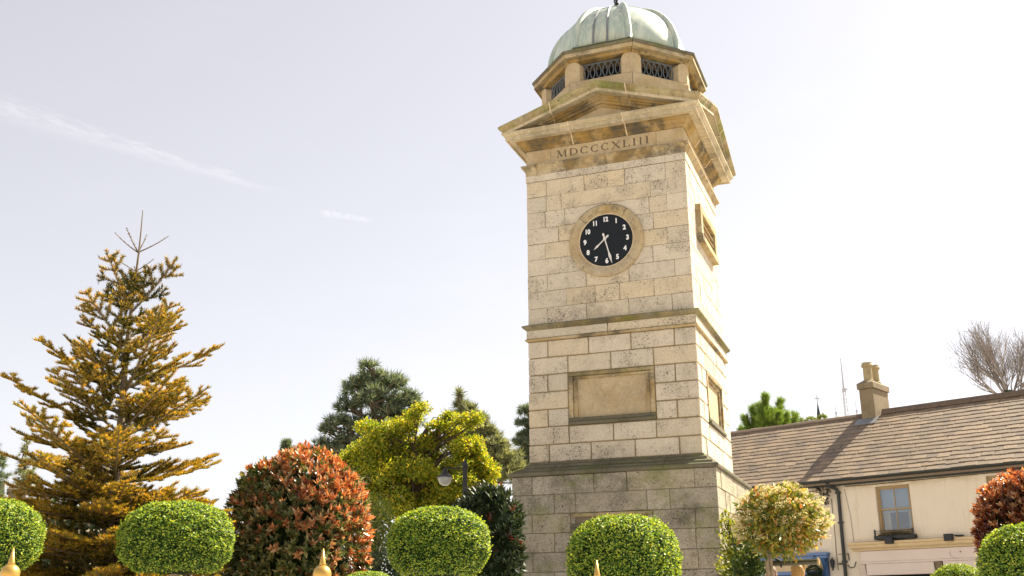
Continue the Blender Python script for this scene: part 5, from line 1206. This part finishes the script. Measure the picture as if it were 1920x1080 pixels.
b = MB(); b.box(-.05, .05, -.05, .05, h - .1, h + 1.0); b.box(-.32, .32, -.04, .04, h + .55, h + .66); b.build('cross', M['mast'], sp_)
# house behind the fir, far left
Y = 27; c = at(62, 950, Y); g0 = ground_z(Y); lh = thing('pale_cottage', 'pale cottage with grey chimney behind the fir at far left', 'house', (c[0], Y, g0), R(25)); k = Y * .98 / F_PX; ez = at(62, 985, Y)[2] - g0; rz = at(62, 948, Y)[2] - g0
b = MB(); b.box(-1.6, 3.2, -1.0, 3.5, -.3, ez); b.add([(-1.6, -1.0, ez + .001), (-1.6, 3.5, ez + .001), (-1.6, 1.25, rz), (3.2, -1.0, ez + .001), (3.2, 3.5, ez + .001), (3.2, 1.25, rz)], [(0, 2, 1), (3, 4, 5)]); b.build('wall', M['wall'], lh)
b = MB(); b.add([(-1.75, -1.25, ez - .1), (3.35, -1.25, ez - .1), (3.35, 1.25, rz + .05), (-1.75, 1.25, rz + .05), (-1.75, 3.75, ez - .1), (3.35, 3.75, ez - .1), (-1.75, -1.25, ez), (3.35, -1.25, ez), (3.35, 1.25, rz + .16), (-1.75, 1.25, rz + .16), (-1.75, 3.75, ez), (3.35, 3.75, ez)], [(0, 1, 2, 3), (3, 2, 5, 4), (7, 6, 9, 8), (8, 9, 10, 11), (0, 6, 7, 1), (4, 5, 11, 10)]); b.build('roof', M['ridge'], lh)
cz1 = at(40, 902, Y)[2] - g0; b = MB(); b.box(-.62, -.18, .9, 1.5, rz - .9, cz1, .02); b.box(-.66, -.14, .86, 1.54, cz1 - .22, cz1 - .12, .01); b.build('chimney', M['chimney'], lh)
b = MB(); b.box(-1.05, -.72, .9, 1.5, rz - .9, cz1 + .06, .02); b.build('chimney', M['chimney'], lh)
for xx in (.2, 1.7):
    b = MB(); b.box(xx, xx + .8, -1.03, -.98, ez - 1.5, ez - .4, .01); b.build('window', M['dark'], lh)

# two people on the pavement; bodies grown over a skeleton
def person(px_, py_, Y, H, facing, label, cloth, hair, bun, skin=(.52, .33, .24)):
    c = at(px_, py_, Y); g0 = ground_z(Y); H = c[2] - g0 + .0 if H is None else H
    t = thing('person', label, 'person', (c[0], Y, g0), facing); s = H / 1.70
    V = [(0, 0, .95), (0, 0, 1.10), (0, .01, 1.28), (0, .01, 1.42), (0, 0, 1.50)]; E_ = [(0, 1), (1, 2), (2, 3), (3, 4)]; Rd = [.15, .13, .155, .10, .052]
    for sd in (-1, 1):
        i = len(V); V += [(sd * .09, 0, .90), (sd * .10, -.01, .50), (sd * .10, .02, .09), (sd * .11, -.13, .04)]; Rd += [.095, .062, .042, .04]; E_ += [(0, i), (i, i + 1), (i + 1, i + 2), (i + 2, i + 3)]
        i = len(V); V += [(sd * .17, .01, 1.39), (sd * .23, .02, 1.12), (sd * .235, -.05, .88), (sd * .235, -.07, .80)]; Rd += [.062, .045, .034, .030]; E_ += [(3, i), (i, i + 1), (i + 1, i + 2), (i + 2, i + 3)]
        pm = i + 3
        for j in range(4):
            f = len(V); yy = -.10 + j * .02; V += [(sd * .235, yy, .755), (sd * .228, yy - .004, .715 + (.012 if j in (0, 3) else 0)), (sd * .22, yy, .69 + (.016 if j in (0, 3) else 0))]; Rd += [.009, .008, .007]; E_ += [(pm, f), (f, f + 1), (f + 1, f + 2)]
        f = len(V); V += [(sd * .225, -.115, .79), (sd * .215, -.13, .755)]; Rd += [.011, .008]; E_ += [(pm, f), (f, f + 1)]
    me = bpy.data.meshes.new('body'); me.from_pydata([(v[0] * s, v[1] * s, v[2] * s) for v in V], E_, []); o = bpy.data.objects.new('b', me); COL.objects.link(o)
    md = o.modifiers.new('s', 'SKIN'); md.use_smooth_shade = True
    for v, r in zip(me.skin_vertices[0].data, Rd): v.radius = (r * s, r * s * .85)
    me.skin_vertices[0].data[0].use_root = True
    o.modifiers.new('u', 'SUBSURF').levels = 1
    m2 = bpy.data.meshes.new_from_object(o.evaluated_get(bpy.context.evaluated_depsgraph_get())); bpy.data.objects.remove(o); m2.materials.clear(); m2.materials.append(cloth); link('body', m2, t)
    sk = plain('skin', skin, .5, .3, var=.06)
    # head with brow, nose, chin and ears
    bm = bmesh.new(); bmesh.ops.create_icosphere(bm, subdivisions=4, radius=1)
    for v in bm.verts:
        x, y, z = v.co; w_ = 1 - .22 * max(0, -z) ** 1.3
        q = Vector((x * .076 * w_, y * .098, z * .118)); fr = max(0, -y)
        nose = math.exp(-(x / .16) ** 2 - ((z + .12) / .22) ** 2) * fr * .022; eye = -sum(math.exp(-((x - e) / .17) ** 2 - ((z - .08) / .10) ** 2) for e in (-.38, .38)) * fr * .009
        mouth = -math.exp(-(x / .32) ** 2 - ((z + .48) / .05) ** 2) * fr * .004; ear = sum(math.exp(-((y - .1) / .18) ** 2 - ((z + .02) / .22) ** 2) for _ in (0,)) * (.016 if abs(x) > .9 else 0)
        q.y -= nose + eye + mouth; q.x += math.copysign(ear, x); v.co = q
    hm = bpy.data.meshes.new('head'); bm.to_mesh(hm); bm.free(); hm.materials.append(sk); hm.polygons.foreach_set('use_smooth', np.ones(len(hm.polygons), bool)); link('head', hm, t, (0, -.01 * s, 1.585 * s)).scale = (s, s, s)
    b = MB(); b.tube([(0, 0, 1.42 * s), (0, -.005, 1.53 * s)], [.056 * s, .05 * s], 12); b.build('neck', sk, t, smooth=True)
    bm = bmesh.new(); bmesh.ops.create_icosphere(bm, subdivisions=4, radius=1)
    if bun:
        geom = bmesh.ops.create_icosphere(bm, subdivisions=3, radius=.42, matrix=Matrix.Translation((-.75, .35, .62)))
    for v in bm.verts:
        v.co *= 1 + .02 * math.sin(v.co.x * 23 + v.co.z * 11) + .015 * math.sin(v.co.y * 31)
    kill = [v for v in bm.verts if v.co.y < -.35 and v.co.z < .35 or v.co.z < -.55]
    bmesh.ops.delete(bm, geom=kill, context='VERTS')
    hm = bpy.data.meshes.new('hair'); bm.to_mesh(hm); bm.free(); hm.materials.append(hair); hm.polygons.foreach_set('use_smooth', np.ones(len(hm.polygons), bool)); o = link('hair', hm, t, (0, .002, 1.595 * s)); o.scale = (.088 * s, .110 * s, .126 * s)
    b = MB(); b.lathe([(.075, 1.40), (.085, 1.44), (.072, 1.47), (.066, 1.465), (.07, 1.43)], 20); o = b.build('collar', cloth, t); o.scale = (s, s * .95, s)
    return t
M['black_coat'] = plain('black_coat', (.014, .014, .016), .8, .2); M['dark_jacket'] = plain('dark_jacket', (.03, .028, .03), .8, .2)
M['blond_hair'] = plain('blond_hair', (.34, .19, .055), .55, .3, var=.6, scale=45); M['short_hair'] = plain('short_grey_hair', (.16, .11, .075), .6, .3, var=.3, scale=60)
person(1494, 1058, 14.0, None, R(200), 'person with blond hair in a bun and black coat, seen from behind', M['black_coat'], M['blond_hair'], True)
person(1444, 1062, 14.4, None, R(-35), 'person in dark jacket behind the stems of the flowering tree', M['dark_jacket'], M['short_hair'], False)
